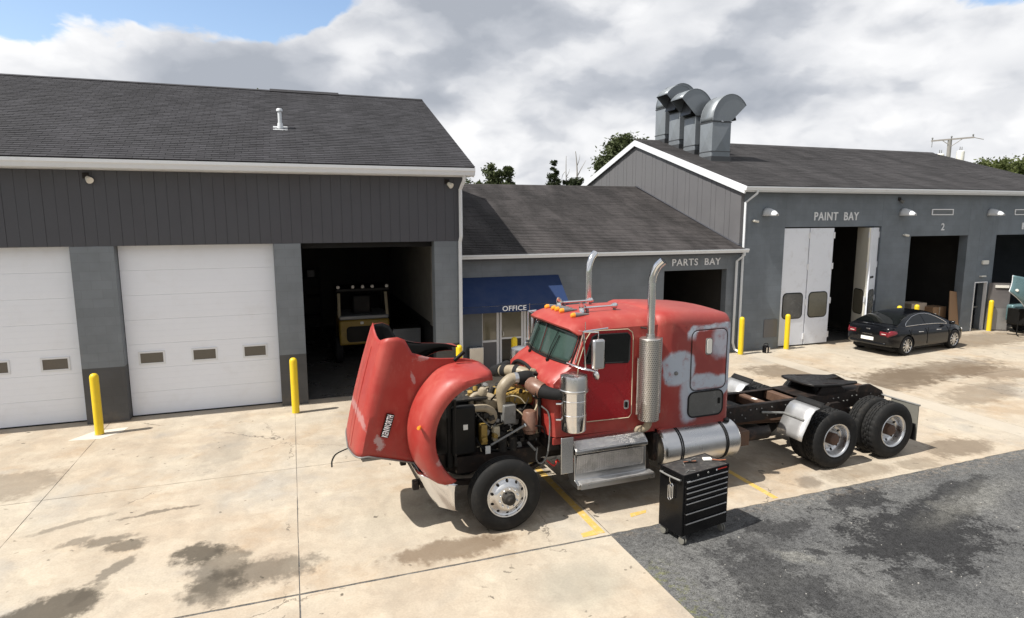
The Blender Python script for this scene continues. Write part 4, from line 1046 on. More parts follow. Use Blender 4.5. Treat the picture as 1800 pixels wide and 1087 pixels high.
# suspension and axles
for ax in (9.22, 10.66):
    axl = tb(MB().cyl((ax, 8.35, .55), (ax, mir(8.35), .55), .075, n=12), 'drive_axle', 'frame_black')
    tb(MB().lathe([(0, -.22), (.12, -.2), (.2, -.08), (.2, .08), (.12, .2), (0, .22)], (ax, 9.4, .56), (0, 1, 0), 18), 'differential', 'grease', axl)
    for yy in (8.98, 9.82): tb(MB().lathe([(0, 0), (.12, .01), (.13, .06), (.11, .09), (.13, .12), (.12, .18), (0, .2)], (ax+.22, yy, .62), (0, 0, 1), 16), 'air_bag', 'rubber', axl)
    for yy in (8.93, 9.87): tb(MB().box(ax-.12, ax+.12, yy-.05, yy+.05, .48, .84), 'hanger', 'frame_black', axl, bevel=.02)
for yy in (8.93, 9.87): tb(MB().prism([(9.45, .55), (10.4, .55), (10.3, .8), (10.05, .98), (9.8, .98), (9.55, .8)], 'y', yy-.04, yy+.04), 'suspension_arm', 'frame_black', smooth=0)
tb(MB().box(7.1, 7.6, 8.62, 8.95, .52, .80), 'air_tank_bracket', 'rusty', bevel=.02)
tb(MB().lathe([(0, 0), (.1, .02), (.12, .06), (.12, .66), (.1, .7), (0, .72)], (7.45, 8.78, .66), (1, 0, 0), 18), 'air_tank', 'frame_black')
# fifth wheel
fw_ = MB()
out = [(9.42, -.42), (9.62, -.46), (10.15, -.43), (10.72, -.30), (10.78, -.22), (10.30, -.05), (10.22, 0), (10.30, .05), (10.78, .22), (10.72, .30), (10.15, .43), (9.62, .46), (9.42, .42), (9.34, .25), (9.34, -.25)]
fw_.prism([(x, CY+y) for x, y in out], 'z', 0, .05)
fw_.xf(Matrix.Translation((9.9, CY, 1.29)) @ Matrix.Rotation(R(4), 4, 'Y') @ Matrix.Translation((-9.9, -CY, 0)))
f5 = tb(fw_, 'fifth_wheel', 'grease', bevel=.015)
for yy in (CY-.38, CY+.33): tb(MB().prism([(9.55, 1.13), (10.35, 1.13), (10.1, 1.33), (9.75, 1.36)], 'y', yy, yy+.05), 'pivot_bracket', 'frame_black', f5, smooth=0)
tb(MB().box(9.15, 10.9, 8.99, 9.81, 1.132, 1.146), 'slider_plate', 'frame_black', f5, smooth=0)
for yy in (8.95, 9.80): tb(MB().prism([(10.55, 1.12), (11.25, 1.03), (11.25, 1.08), (10.9, 1.25), (10.6, 1.24)], 'y', yy, yy+.06), 'ramp', 'frame_black', f5, smooth=0)

# wheels -----------------------------------------------------------
def tyre_mesh(name, lug):
    R0 = .545; W = .29
    pr = [(.30, .012), (.33, .0), (.40, -.012), (.47, -.008), (.515, .012), (.535, .030)]
    g = [(.045, 0), (.095, 0), (.097, 1), (.107, 1), (.109, 0), (.143, 0), (.145, 1), (.155, 1), (.157, 0), (.191, 0), (.193, 1), (.203, 1), (.205, 0), (.245, 0)]
    pr += [(R0-(.014 if q else 0), h) for h, q in g]+[(.535, .260), (.515, .278), (.47, .298), (.40, .302), (.33, .29), (.30, .278)]
    n = 120 if lug else 72
    def rf(k, j, r):
        if lug and 6 <= j < 20 and k % 4 == (0 if j < 12 or j > 15 else 2): return r-.014
        return r
    mb = MB().lathe(pr, (0, 0, 0), (0, 1, 0), n, rfun=rf)
    return mesh_of(mb, name, M_['tyre'], Vector(), 30)


T_RIB = tyre_mesh('tyre', False); T_LUG = tyre_mesh('tyre', True)


def holes(rad, hr, n, a0=0.0, y0=-.2, y1=.3):
    c = MB()
    for k in range(n):
        a = a0+2*math.pi*k/n; c.cyl((rad*math.cos(a), y0, rad*math.sin(a)), (rad*math.cos(a), y1, rad*math.sin(a)), hr, n=14)
    return c


def rim_mesh(kind):
    if kind == 'front':
        pr = [(.305, .03), (.318, .004), (.312, -.004), (.296, 0.0), (.288, .02), (.270, .028), (.245, .018), (.215, -.01), (.190, -.036), (.165, -.044), (.10, -.044), (.10, -.012), (.165, -.012), (.19, -.002), (.215, .022), (.25, .05), (.28, .06), (.305, .06)]
        hl = holes(.247, .0235, 10, .1)
    else:
        pr = [(.305, .03), (.318, .004), (.312, -.006), (.298, 0.0), (.286, .012), (.276, .035), (.268, .10), (.255, .145), (.235, .165), (.205, .175), (.16, .172), (.10, .172), (.10, .205), (.21, .205), (.25, .19), (.285, .15), (.292, .06), (.305, .05)]
        hl = holes(.228, .025, 10, .1)
    o = build(MB().lathe(pr+[pr[0]], (0, 0, 0), (0, 1, 0), 56), 'rim_source', M_['alloy'], base=(0, 0, 0), smooth=35)
    cut(o, hl); me = o.data; bpy.data.objects.remove(o); return me


RIM_F = rim_mesh('front'); RIM_R = rim_mesh('rear')
NUT = mesh_of(MB().tube([(0, 0, 0), (0, -.03, 0), (0, -.036, 0)], [.0145, .0145, .009], 6), 'lug_nut', M_['chrome'], Vector(), 30)
HUB_F = mesh_of(MB().lathe([(.105, .0), (.098, -.02), (.088, -.05), (.082, -.085), (.06, -.092), (.05, -.10), (.035, -.115), (.035, -.115), (0, -.118)], (0, 0, 0), (0, 1, 0), 28), 'hub', M_['engine_dark'], Vector(), 30)
HUB_R = mesh_of(MB().lathe([(.11, .17), (.108, .05), (.098, .035), (.09, .03), (.06, .02), (0, .018)], (0, 0, 0), (0, 1, 0), 28), 'hub', M_['rusty'], Vector(), 30)


def put(me, name, parent, loc, rot=None, at=(0, 0, 0)):
    o = bpy.data.objects.new(name, me); col.objects.link(o); o.parent = parent
    o.location = loc; BASE[o.name] = BASE[parent.name]
    if rot: o.rotation_euler = rot
    return o


def wheel(x, y, side, kind, spin):
    """side -1: outer face toward -y ; y = outer face of the tyre"""
    rot = (0, spin, 0) if side < 0 else (0, spin, math.pi)
    loc = Vector((x, y, .545))-BASE[T.name]
    wh = put(RIM_F if kind == 'front' else RIM_R, 'wheel', T, loc, rot)
    put(T_RIB if kind == 'front' else T_LUG, 'tyre', wh, (0, 0, 0))
    if kind == 'inner': return
    put(HUB_F if kind == 'front' else HUB_R, 'hub', wh, (0, -.042 if kind == 'front' else 0, 0))
    for k in range(10):
        a = 2*math.pi*k/10; rr = .143 if kind == 'front' else .168
        put(NUT, 'lug_nut', wh, (rr*math.cos(a), -.044 if kind == 'front' else .172, rr*math.sin(a)))


for side, yy in ((-1, 8.17), (1, mir(8.17))): wheel(2.78, yy, side, 'front', .4)
for ax, sp in ((9.22, .2), (10.66, .9)):
    for side in (-1, 1):
        wheel(ax, CY+side*1.215, side, 'rear', sp)
        wheel(ax, CY+side*.875, side, 'inner', sp+.1)
fax = tb(MB().tube([(2.78, 8.5, .52), (2.78, 8.8, .40), (2.78, mir(8.8), .40), (2.78, mir(8.5), .52)], .06, 8), 'front_axle', 'frame_black')
for yy in (8.85, mir(8.85)):
    tb(MB().prism([(1.9, .74), (2.2, .62), (2.78, .56), (3.3, .62), (3.65, .76), (3.65, .70), (3.3, .55), (2.78, .48), (2.2, .55), (1.9, .68)], 'y', yy-.045, yy+.045), 'leaf_spring', 'frame_black', fax, smooth=0)

def lerp(a, b, t): return a+(b-a)*t


# bumper: chrome, swept round at both ends ---------------------------
rows = []
for i in range(49):
    y = CY-1.18+2.36*i/48; a = abs(y-CY)/1.18; k = max(0, (a-.76)/.24)**1.5
    xt = 1.50+.04*a*a+.46*k; xb = 1.76+.02*a*a+.22*k; tp = .98-.15*k; bt = .43
    rows.append([(xb+.03, y, bt), (xb-.005, y, bt+.02), (lerp(xb, xt, .33)-.012, y, lerp(bt, tp, .35)), (lerp(xb, xt, .68)-.012, y, lerp(bt, tp, .7)), (xt, y, tp-.02), (xt+.04, y, tp)])
tb(MB().grid(rows), 'bumper', 'chrome', solid=.012)
tb(MB().box(1.62, 1.78, 8.75, mir(8.75), .62, .86), 'bumper_mount', 'frame_black', smooth=0)
for yy in (8.9, mir(8.9)): tb(MB().box(1.52, 1.62, yy-.05, yy+.05, .55, .7), 'tow_hook', 'frame_black', bevel=.02)

# hood, tilted forward -----------------------------------------------
AC = (2.53, 1.50)                                       # centre of the wheel arch in the opened position
def lerp(a, b, t): return a+(b-a)*t
def smst(a, b, t):
    t = min(1, max(0, (t-a)/(b-a))); return t*t*(3-2*t)


def shoulder(t): return Vector((lerp(.86, 1.335, t)-.02*math.sin(math.pi*t), lerp(8.69, 8.73, t), lerp(1.25, 2.93, t)))
def r_out(th): return lerp(.96, 1.10, smst(88, 128, th))
def fend(th, j):
    """fender section points, th in degrees; j 0..8 from the side panel to the arch lip"""
    ro = r_out(th); ri = .79
    sec = [(1.0, 8.80), (.965, 8.62), (.90, 8.46), (.79, 8.33), (.64, 8.24), (.45, 8.195), (.22, 8.188), (.05, 8.21), (.0, 8.25)]
    f, y = sec[j]
    if th < 104: k = smst(84, 104, th); y = lerp(8.34, y, .3+.7*k) if y < 8.4 else y
    r_ = lerp(ri, ro, f); a = R(th)
    return Vector((AC[0]+r_*math.cos(a), y, AC[1]+r_*math.sin(a)))


NTN = 26
def hood_half(mb_side, sgn):
    def fx(v): return Vector((v.x, v.y if sgn > 0 else mir(v.y), v.z))
    # crown: from the centre line to the shoulder
    crown = [(9.40, 0.0), (9.30, .005), (9.16, .012), (9.02, .022), (8.91, .034), (8.82, .052), (8.77, .085), (8.742, .135)]
    ztop = [3.05, 2.965, 2.895, 2.865, 2.868, 2.895, 2.915, 2.925]
    rows = []
    for i in range(NTN+1):
        t = i/NTN; s = shoulder(t); row = []
        xc = lerp(.655, 1.085, t)-.03*math.sin(math.pi*t)
        for (y, dx), zt in zip(crown, ztop):
            zb = lerp(1.16, 1.25, min(1, (9.4-y)/.6))
            yy = lerp(y-.055*(9.4-y)/.6, y, t)
            row.append(Vector((xc+dx*(1.0 if t > .5 else lerp(.85, 1.0, t*2)), yy, lerp(zb, zt, t))))
        row.append(s)
        # side panel
        th = lerp(206, 88, t); e_ = fend(th, 0); K = 12
        for k in range(1, K+1):
            q = k/K; p = s.lerp(e_, q)
            if t > .0:                                       # scooped rear edge: the notch behind the shoulder
                dz = -.17*smst(.07, .17, q)*(1-smst(.30, .95, q))*smst(.80, 1.0, t); p.z += dz
            p.y += .02*math.sin(math.pi*q)*(.4+.6*t)           # slight hollow
            row.append(p)
        # fender flare; lower end cut on the slant
        for j in range(1, 9):
            thj = lerp(lerp(206, 231, smst(0, 8, j)), lerp(88, 84, j/8), t)
            row.append(fend(thj, j))
        rows.append([fx(p) for p in row])
    mb_side.grid(rows, flip=(sgn < 0))
    return rows


hm = MB(); rowsN = hood_half(hm, 1); rowsF = hood_half(hm, -1)
hood = tb(hm, 'hood', ('red_hood', 'black'), solid=.014, smooth=34)
edge = [r_ for r_ in rowsN[0]]
tb(MB().tube([p+Vector((0, 0, -.008)) for p in edge[:21]], .014, 6), 'edge_seal', 'engine_grey', hood)
tb(MB().tube([p+Vector((0, 0, -.008)) for p in rowsF[0][:21]], .014, 6), 'edge_seal', 'engine_grey', hood)
cl = [r_[0]+Vector((-.006, -.10, 0)) for r_ in rowsN[1:-2]]
tb(MB().tube([lerp(r_[1], r_[2], .6)+Vector((-.002, 0, 0)) for r_ in rowsN[1:-3]], .006, 5), 'crease', 'red_hood', hood)
# grille on the nose, now facing down
gr = MB()
for k in range(9):
    yy = CY-.5+k*.125; gr.box(.80, 1.45, yy-.02, yy+.02, 1.10, 1.14)
gr.box(.78, 1.5, CY-.56, CY+.56, 1.14, 1.16)
tb(gr, 'grille', 'engine_grey', hood, smooth=0)
# black hook (hood latch) and turn signal on the fender
tb(MB().obox((2.23, 8.72, 2.585), (.05, .05, .20), Matrix.Rotation(R(52), 3, 'Y')), 'hood_latch', 'black', hood, bevel=.012)
tb(MB().tube([(1.55, 8.36, 1.73), (1.53, 8.28, 1.735), (1.51, 8.22, 1.74)], [.012, .012, .02], 8), 'turn_signal', 'amber', hood)
tb(MB().lathe([(0, .03), (.022, .028), (.03, .0), (.02, -.03), (0, -.03)], (1.50, 8.20, 1.745), (-.6, -.7, .1), 12), 'turn_signal_lens', 'amber', hood)
# emblem on the hood side
U = Vector((.30, 0, .954)); V = Vector((-.954, 0, .30))
em_o = Vector((1.145, 8.722, 1.485))
pl = MB(); c = [em_o+V*-.012-U*.01, em_o+V*.100-U*.01, em_o+V*.100+U*.335, em_o+V*-.012+U*.335]
pl.add([p+Vector((0, -.012, 0)) for p in c]+[p+Vector((0, .03, 0)) for p in c], [(0, 1, 2, 3), (7, 6, 5, 4), (0, 4, 5, 1), (1, 5, 6, 2), (2, 6, 7, 3), (3, 7, 4, 0)])
tb(pl, 'emblem_plate', 'black', hood, smooth=0)
lettering('emblem_letter', 'KENWORTH', M_['sign_white'], hood, em_o+Vector((0, -.012, 0)), U, V, .325, .088, .006, 1.1)

# engine bay --------------------------------------------------------------
tb(MB().box(2.06, 2.16, 8.86, mir(8.86), .80, 1.95), 'radiator', 'black', bevel=.02)
shd = tb(MB().lathe([(.60, 0), (.58, .12), (.50, .20), (.47, .36), (.45, .36), (.48, .2), (.55, .12)], (2.16, CY, 1.35), (1, 0, 0), 28), 'fan_shroud', 'rubber')
for k in range(8):
    a = 2*math.pi*k/8; dv = Vector((0, math.cos(a), math.sin(a)))
    pv = Vector((0, -math.sin(a), math.cos(a)))
    mbf = MB(); c0 = Vector((2.42, CY, 1.35)); mbf.add([c0+dv*.08-pv*.04, c0+dv*.08+pv*.04+Vector((.03, 0, 0)), c0+dv*.44+pv*.09+Vector((.05, 0, 0)), c0+dv*.44-pv*.07], [(0, 1, 2, 3)])
    tb(mbf, 'fan_blade', 'black', shd, solid=.008, smooth=0)
tb(MB().box(2.12, 2.50, 8.80, 8.92, 1.02, 1.78), 'radiator_side_tank', 'black', bevel=.03)
tb(MB().box(2.30, 2.37, 8.792, 8.80, 1.42, 1.50), 'sticker', 'paper', smooth=0)
tb(MB().tube([(2.18, 8.82, .85), (2.18, 8.82, 1.9)], .022, 8), 'radiator_strut', 'engine_dark')
tb(MB().box(2.10, 2.75, 8.98, 9.82, 1.80, 1.84), 'top_shroud', 'engine_dark', bevel=.01)
eng = tb(MB().box(2.62, 3.62, 9.05, 9.72, .75, 1.58), 'engine_block', 'engine_dark', bevel=.04)
vc = tb(MB().box(3.02, 3.60, 9.08, 9.62, 1.62, 1.80), 'valve_cover', 'engine_gold', bevel=.03)
tb(MB().box(2.60, 3.02, 9.10, 9.62, 1.58, 1.74), 'valve_cover', 'engine_tan', bevel=.03)
for k in range(6): tb(MB().box(3.06+k*.09, 3.10+k*.09, 9.06, 9.64, 1.66, 1.815), 'rib', 'engine_gold', vc, smooth=0, bevel=.008)
tb(MB().box(2.98, 3.18, 8.86, 9.05, 1.40, 1.70), 'control_module', 'engine_grey', eng, bevel=.01)
tb(MB().lathe([(0, 0), (.09, .0), (.10, .02), (.10, .05), (.125, .07), (.125, .20), (.12, .22), (.105, .34), (.09, .36), (0, .36)], (3.36, 8.74, 1.26), (0, 0, 1), 20), 'fuel_filter', 'brown_can')
tb(MB().box(2.62, 2.72, 8.9, 9.06, 1.10, 1.42), 'bracket', 'engine_gold', eng, bevel=.01)
tb(MB().box(2.82, 2.93, 8.9, 9.02, 1.12, 1.36), 'bracket', 'hose_beige', eng, bevel=.02)
tb(MB().box(2.66, 2.74, 8.82, 8.84, .98, 1.10), 'label_plate', 'paper', eng, smooth=0)
tb(MB().lathe([(0, 0), (.07, 0), (.07, .22), (0, .22)], (2.95, 8.86, .98), (0, 0, 1), 16), 'oil_filter', 'engine_dark', eng)
tb(MB().lathe([(0, 0), (.07, 0), (.07, .22), (0, .22)], (3.12, 8.86, .98), (0, 0, 1), 16), 'oil_filter', 'engine_dark', eng)
tb(MB().box(2.4, 2.62, 9.2, 9.6, 1.2, 1.7), 'front_cover', 'engine_dark', bevel=.04)
for (a, b, r_, mt, nm) in (((2.20, 8.88, 1.72), (2.46, 8.88, 1.71), .07, 'rubber', 'radiator_hose'),):
    tb(MB().cyl(a, b, r_, n=16), nm, mt)
tb(MB().tube([(2.44, 8.88, 1.71), (2.58, 8.88, 1.71), (2.70, 8.88, 1.69), (2.79, 8.90, 1.62), (2.82, 8.93, 1.53), (2.80, 8.98, 1.47)], [.058, .058, .06, .064, .07, .078], 14, smooth=4), 'coolant_pipe', 'engine_tan')
tb(MB().tube([(2.47, 8.88, 1.71), (2.49, 8.88, 1.71)], .066, 14), 'hose_clamp', 'chrome')
tb(MB().tube([(2.52, 9.1, 1.66), (2.52, 9.1, 1.80), (2.60, 9.1, 1.86), (2.70, 9.1, 1.84), (2.76, 9.1, 1.74), (2.76, 9.1, 1.6)], .045, 12, smooth=5), 'water_elbow', 'engine_tan')
tb(MB().lathe([(0, .08), (.05, .065), (.075, .02), (.075, -.04), (.05, -.07), (0, -.08)], (2.70, 9.08, 1.90), (.1, -.2, 1), 18), 'thermostat_housing', 'engine_tan')
# intake: big tan elbow and black rubber hoses
tb(MB().tube([(3.00, 9.0, 1.58), (2.985, 9.0, 1.75), (2.985, 9.0, 1.90), (3.04, 9.0, 2.0), (3.14, 9.02, 2.07), (3.22, 9.02, 2.085)], [.065, .07, .085, .095, .095, .09], 18, smooth=5), 'intake_elbow', 'engine_tan')
tb(MB().tube([(3.20, 9.02, 2.085), (3.29, 9.02, 2.08)], .095, 18), 'clamp_band', 'brushed')
tb(MB().tube([(3.26, 9.02, 2.08), (3.40, 9.03, 2.075), (3.52, 9.06, 2.06), (3.60, 9.08, 2.04)], [.10, .115, .115, .11], 18, smooth=4), 'rubber_elbow', 'rubber')
tb(MB().tube([(3.22, 9.62, 2.07), (3.30, 9.42, 2.11), (3.36, 9.30, 2.12), (3.46, 9.18, 2.1), (3.54, 9.1, 2.06)], [.095, .095, .1, .1, .1], 16, smooth=4), 'crossover_pipe', 'engine_tan')
for a, b in (((3.24, 9.58, 2.08), (3.28, 9.48, 2.095)), ((3.345, 9.33, 2.12), (3.39, 9.27, 2.118))): tb(MB().tube([a, b], .108, 18), 'rubber_collar', 'rubber')
tb(MB().tube([(3.22, 9.62, 2.07), (3.2, 9.9, 2.0), (3.3, 10.1, 1.95), (3.6, 10.38, 1.95)], .1, 14, smooth=4), 'far_intake_hose', 'rubber')
# near air-cleaner duct
tb(MB().tube([(3.42, 8.82, 2.02), (3.44, 8.68, 2.0), (3.50, 8.58, 1.97)], [.12, .125, .12], 18, smooth=3), 'duct_ring', 'brown_can')
tb(MB().tube([(3.47, 8.62, 1.975), (3.55, 8.52, 1.95), (3.66, 8.45, 1.93), (3.76, 8.42, 1.925)], [.12, .10, .088, .088], 18, smooth=4), 'air_duct', 'rubber')
tb(MB().tube([(3.75, 8.42, 1.925), (3.79, 8.41, 1.925)], .094, 18), 'duct_clamp', 'chrome')
# hoses and wires
rh = random.Random(21)
for pts, r_, mt in (
        ([(3.30, 8.86, 1.56), (3.36, 8.82, 1.50), (3.45, 8.78, 1.58), (3.52, 8.78, 1.75), (3.50, 8.8, 1.92), (3.42, 8.84, 2.0), (3.52, 8.86, 2.12)], .014, 'hose_beige'),
        ([(3.12, 8.95, 1.66), (3.22, 8.86, 1.60), (3.36, 8.82, 1.46), (3.48, 8.82, 1.56), (3.55, 8.84, 1.72)], .011, 'hose_beige'),
        ([(3.05, 9.0, 1.80), (3.12, 8.92, 1.84), (3.25, 8.9, 1.80), (3.34, 8.88, 1.70)], .010, 'hose_beige'),
        ([(2.85, 9.1, 1.75), (2.93, 9.05, 1.85), (3.05, 9.1, 1.84), (3.3, 9.2, 1.86)], .014, 'black'),
        ([(2.7, 9.3, 1.8), (2.8, 9.2, 1.92), (2.95, 9.3, 1.88), (3.2, 9.4, 1.86)], .016, 'engine_tan'),
        ([(3.50, 8.60, 1.72), (3.60, 8.55, 1.6), (3.62, 8.55, 1.3), (3.60, 8.58, .95), (3.5, 8.58, .8), (3.42, 8.6, .86), (3.44, 8.62, 1.05)], .013, 'engine_grey'),
        ([(3.40, 8.64, 1.40), (3.52, 8.6, 1.38), (3.58, 8.6, 1.2)], .012, 'black'),
        ([(2.55, 8.98, 1.2), (2.65, 8.9, 1.05), (2.9, 8.85, 1.0), (3.2, 8.85, 1.05)], .02, 'black'),
        ([(2.6, 8.96, .95), (2.8, 8.9, .88), (3.1, 8.9, .92), (3.5, 8.9, 1.0)], .018, 'black')):
    tb(MB().tube(pts, r_, 8, smooth=6), 'hose', mt)
tb(MB().tube([(2.70, 8.68, 1.17), (3.24, 8.66, 1.42)], .018, 8), 'steering_shaft', 'engine_grey')
tb(MB().tube([(3.24, 8.66, 1.42), (3.26, 8.66, 1.43)], .032, 10), 'shaft_joint', 'brushed')
tb(MB().tube([(3.28, 8.62, 1.16), (3.40, 8.60, 1.02)], .020, 8), 'link_arm', 'engine_grey')
for k in range(26):         # small fittings crowding the firewall
    a = Vector((3.52, rh.uniform(8.78, 9.9), rh.uniform(1.75, 2.2))); s = rh.uniform(.02, .045)
    tb(MB().lathe([(0, s), (s*.7, s*.8), (s*.8, 0), (s, 0), (s, -s), (0, -s)], a, (-1, rh.uniform(-.6, .6), rh.uniform(-.2, .8)), 8), 'firewall_fitting', rh.choice(('engine_tan', 'engine_grey', 'copper', 'engine_dark')))
for k in range(22):         # brackets, bolts, pumps on the engine side
    a = Vector((rh.uniform(2.62, 3.55), rh.uniform(8.86, 9.04), rh.uniform(.95, 1.62))); s = rh.uniform(.03, .07)
    tb(MB().obox(a, (s*1.6, .12, s*1.4), Matrix.Rotation(rh.uniform(-.4, .4), 3, 'Y')), 'engine_fitting', rh.choice(('engine_dark', 'engine_dark', 'engine_grey', 'engine_gold', 'engine_tan')), bevel=.008)
for k in range(16):
    a = Vector((rh.uniform(2.3, 3.5), rh.uniform(9.1, 9.75), rh.uniform(1.76, 1.9))); s = rh.uniform(.03, .06)
    tb(MB().lathe([(0, s), (s, s*.8), (s, -s), (0, -s)], a, (rh.uniform(-.5, .5), rh.uniform(-.5, .5), 1), 10), 'engine_top_fitting', rh.choice(('engine_tan', 'engine_dark', 'engine_grey', 'engine_gold')))
for k in range(34):         # wiring and small lines over the engine
    a = Vector((rh.uniform(2.45, 3.5), rh.uniform(8.84, 9.1), rh.uniform(.95, 1.8))); ln = rh.uniform(.15, .45)
    pts = [a]
    for q in range(3): pts.append(pts[-1]+Vector((rh.uniform(-.6, .6), rh.uniform(-.12, .10), rh.uniform(-.6, .35)))*ln*.6)
    for p_ in pts: p_.x = min(3.55, max(2.3, p_.x)); p_.y = min(9.3, max(8.78, p_.y)); p_.z = min(1.95, max(.8, p_.z))
    tb(MB().tube(pts, rh.uniform(.006, .013), 6, smooth=4), 'engine_wire', rh.choice(('black', 'black', 'rubber', 'engine_dark', 'hose_beige', 'engine_grey')))
tb(MB().box(2.2, 3.6, 8.84, 8.94, .72, .98), 'frame_horn', 'frame_black', smooth=0)
tb(MB().box(2.2, 3.6, 9.86, 9.96, .72, .98), 'frame_horn', 'frame_black', smooth=0)
tb(MB().box(2.62, 3.5, 9.1, 9.7, .52, .76), 'oil_pan', 'grease', bevel=.05)

# cab -----------------------------------------------------------------------
def cab_prof(a):
    s = abs(a); fx = .17*s*s; dr = .085*s*s+.13*max(0, (s-.80)/.20)**2.2; c = max(0, (s-.93)/.07)
    ins = .035*c
    return [(3.56+fx*.6+ins, 1.22), (3.52+fx*.6+ins, 1.75), (3.50+fx*.7+ins, 2.08), (3.53+fx+ins, 2.21-.06*s), (3.62+fx+ins, 2.28-.05*s), (3.80+fx+ins, 2.355-.02*s),
            (3.99+fx+ins, 2.92-.04*s-.3*dr), (3.86+fx+ins, 2.915-.03*s-.4*dr), (3.845+fx+ins, 2.945-.03*s-.4*dr), (3.93+fx+ins, 3.02-dr), (4.10+fx*.7, 3.06-dr), (4.5, 3.09-dr), (5.0, 3.10-dr), (5.52, 3.10-dr), (5.52, 1.19)]


HW = .905
stn = [-1, -.985, -.955, -.91, -.85, -.75, -.6, -.4, -.2, 0, .2, .4, .6, .75, .85, .91, .955, .985, 1]
cm = MB(); rows = []
for a in stn:
    rows.append([Vector((x, CY+a*HW, z)) for x, z in cab_prof(a)]); rows[-1].append(rows[-1][0].copy())
cm.grid(rows)
for r_, fl_ in ((rows[0], False), (rows[-1], True)):
    k = len(cm.v); n_ = len(r_)-1; cm.v += [p.copy() for p in r_[:-1]]
    # fan from two hubs keeps the concave side profile clean
    cm.f.append(tuple(k+i for i in (range(n_) if fl_ else range(n_-1, -1, -1)))); cm.mi.append(0)
cab = tb(cm, 'cab', 'red_cab', smooth=40)
# windshield, two panes, laid on the slope
def on_ws(a, t):
    p = cab_prof(a); x0, z0 = p[5]; x1, z1 = p[6]
    return Vector((x0+(x1-x0)*t-.012, CY+a*HW, z0+(z1-z0)*t+.004))


for a0, a1 in ((-.93, -.02), (.02, .93)):
    rws = []
    for j in range(9):
        t = .05+.90*j/8; inset = .05*(abs(j-4)/4)**6
        rws.append([on_ws(lerp(a0+inset*(a0 < -.5), a1-inset*(a1 > .5), i/12), t) for i in range(13)])
    tb(MB().grid(rws), 'windshield', 'glass_green', cab, solid=-.006)
fr = MB()
loop = [on_ws(lerp(-.95, .95, i/24), .02) for i in range(25)]+[on_ws(.955, .5)]+[on_ws(lerp(.95, -.95, i/24), .98) for i in range(25)]+[on_ws(-.955, .5)]
fr.tube(loop+[loop[0]], .012, 6)
tb(fr, 'windshield_gasket', 'rubber', cab)
tb(MB().tube([on_ws(0, .03), on_ws(0, .97)], .006, 6), 'centre_bar', 'rubber', cab)
for a in (-.42, .38):
    b_ = on_ws(a, -.03)
    tb(MB().tube([b_+Vector((-.03, 0, .0)), on_ws(a-.06, .35)+Vector((-.03, 0, 0)), on_ws(a-.10, .72)+Vector((-.02, 0, 0))], .008, 6), 'wiper', 'black', cab)
    tb(MB().tube([b_+Vector((-.03, .05, .0)), on_ws(a+.02, .38)+Vector((-.03, 0, 0)), on_ws(a-.03, .86)+Vector((-.018, 0, 0))], .006, 6), 'wiper_blade', 'black', cab)
    tb(MB().lathe([(0, .04), (.025, .03), (.03, -.02)], b_+Vector((-.03, 0, 0)), (-.4, 0, 1), 10), 'wiper_pivot', 'black', cab)
# paper/visor glimpse behind the glass
# firewall opening ring
ring = []
for i in range(21):
    a = math.pi*i/20; ring.append(Vector((3.50+.03*abs(math.cos(a)), CY-.66*math.cos(a), 1.62+.62*math.sin(a)**.62)))
ring = [Vector((3.53, CY-.66, 1.25))]+ring+[Vector((3.53, CY+.66, 1.25))]
tb(MB().tube(ring, .028, 8), 'cowl_seal', 'rubber', cab)
tb(MB().add([p+Vector((.015, 0, 0)) for p in ring], [tuple(range(len(ring)))]), 'firewall', 'brown_can', cab, solid=.01, smooth=0)
tb(MB().prism([(3.66, 1.20), (3.72, 1.20), (3.80, 1.0), (3.62, 1.0)], 'y', 8.55, 10.25), 'cab_mount', 'frame_black', smooth=0)
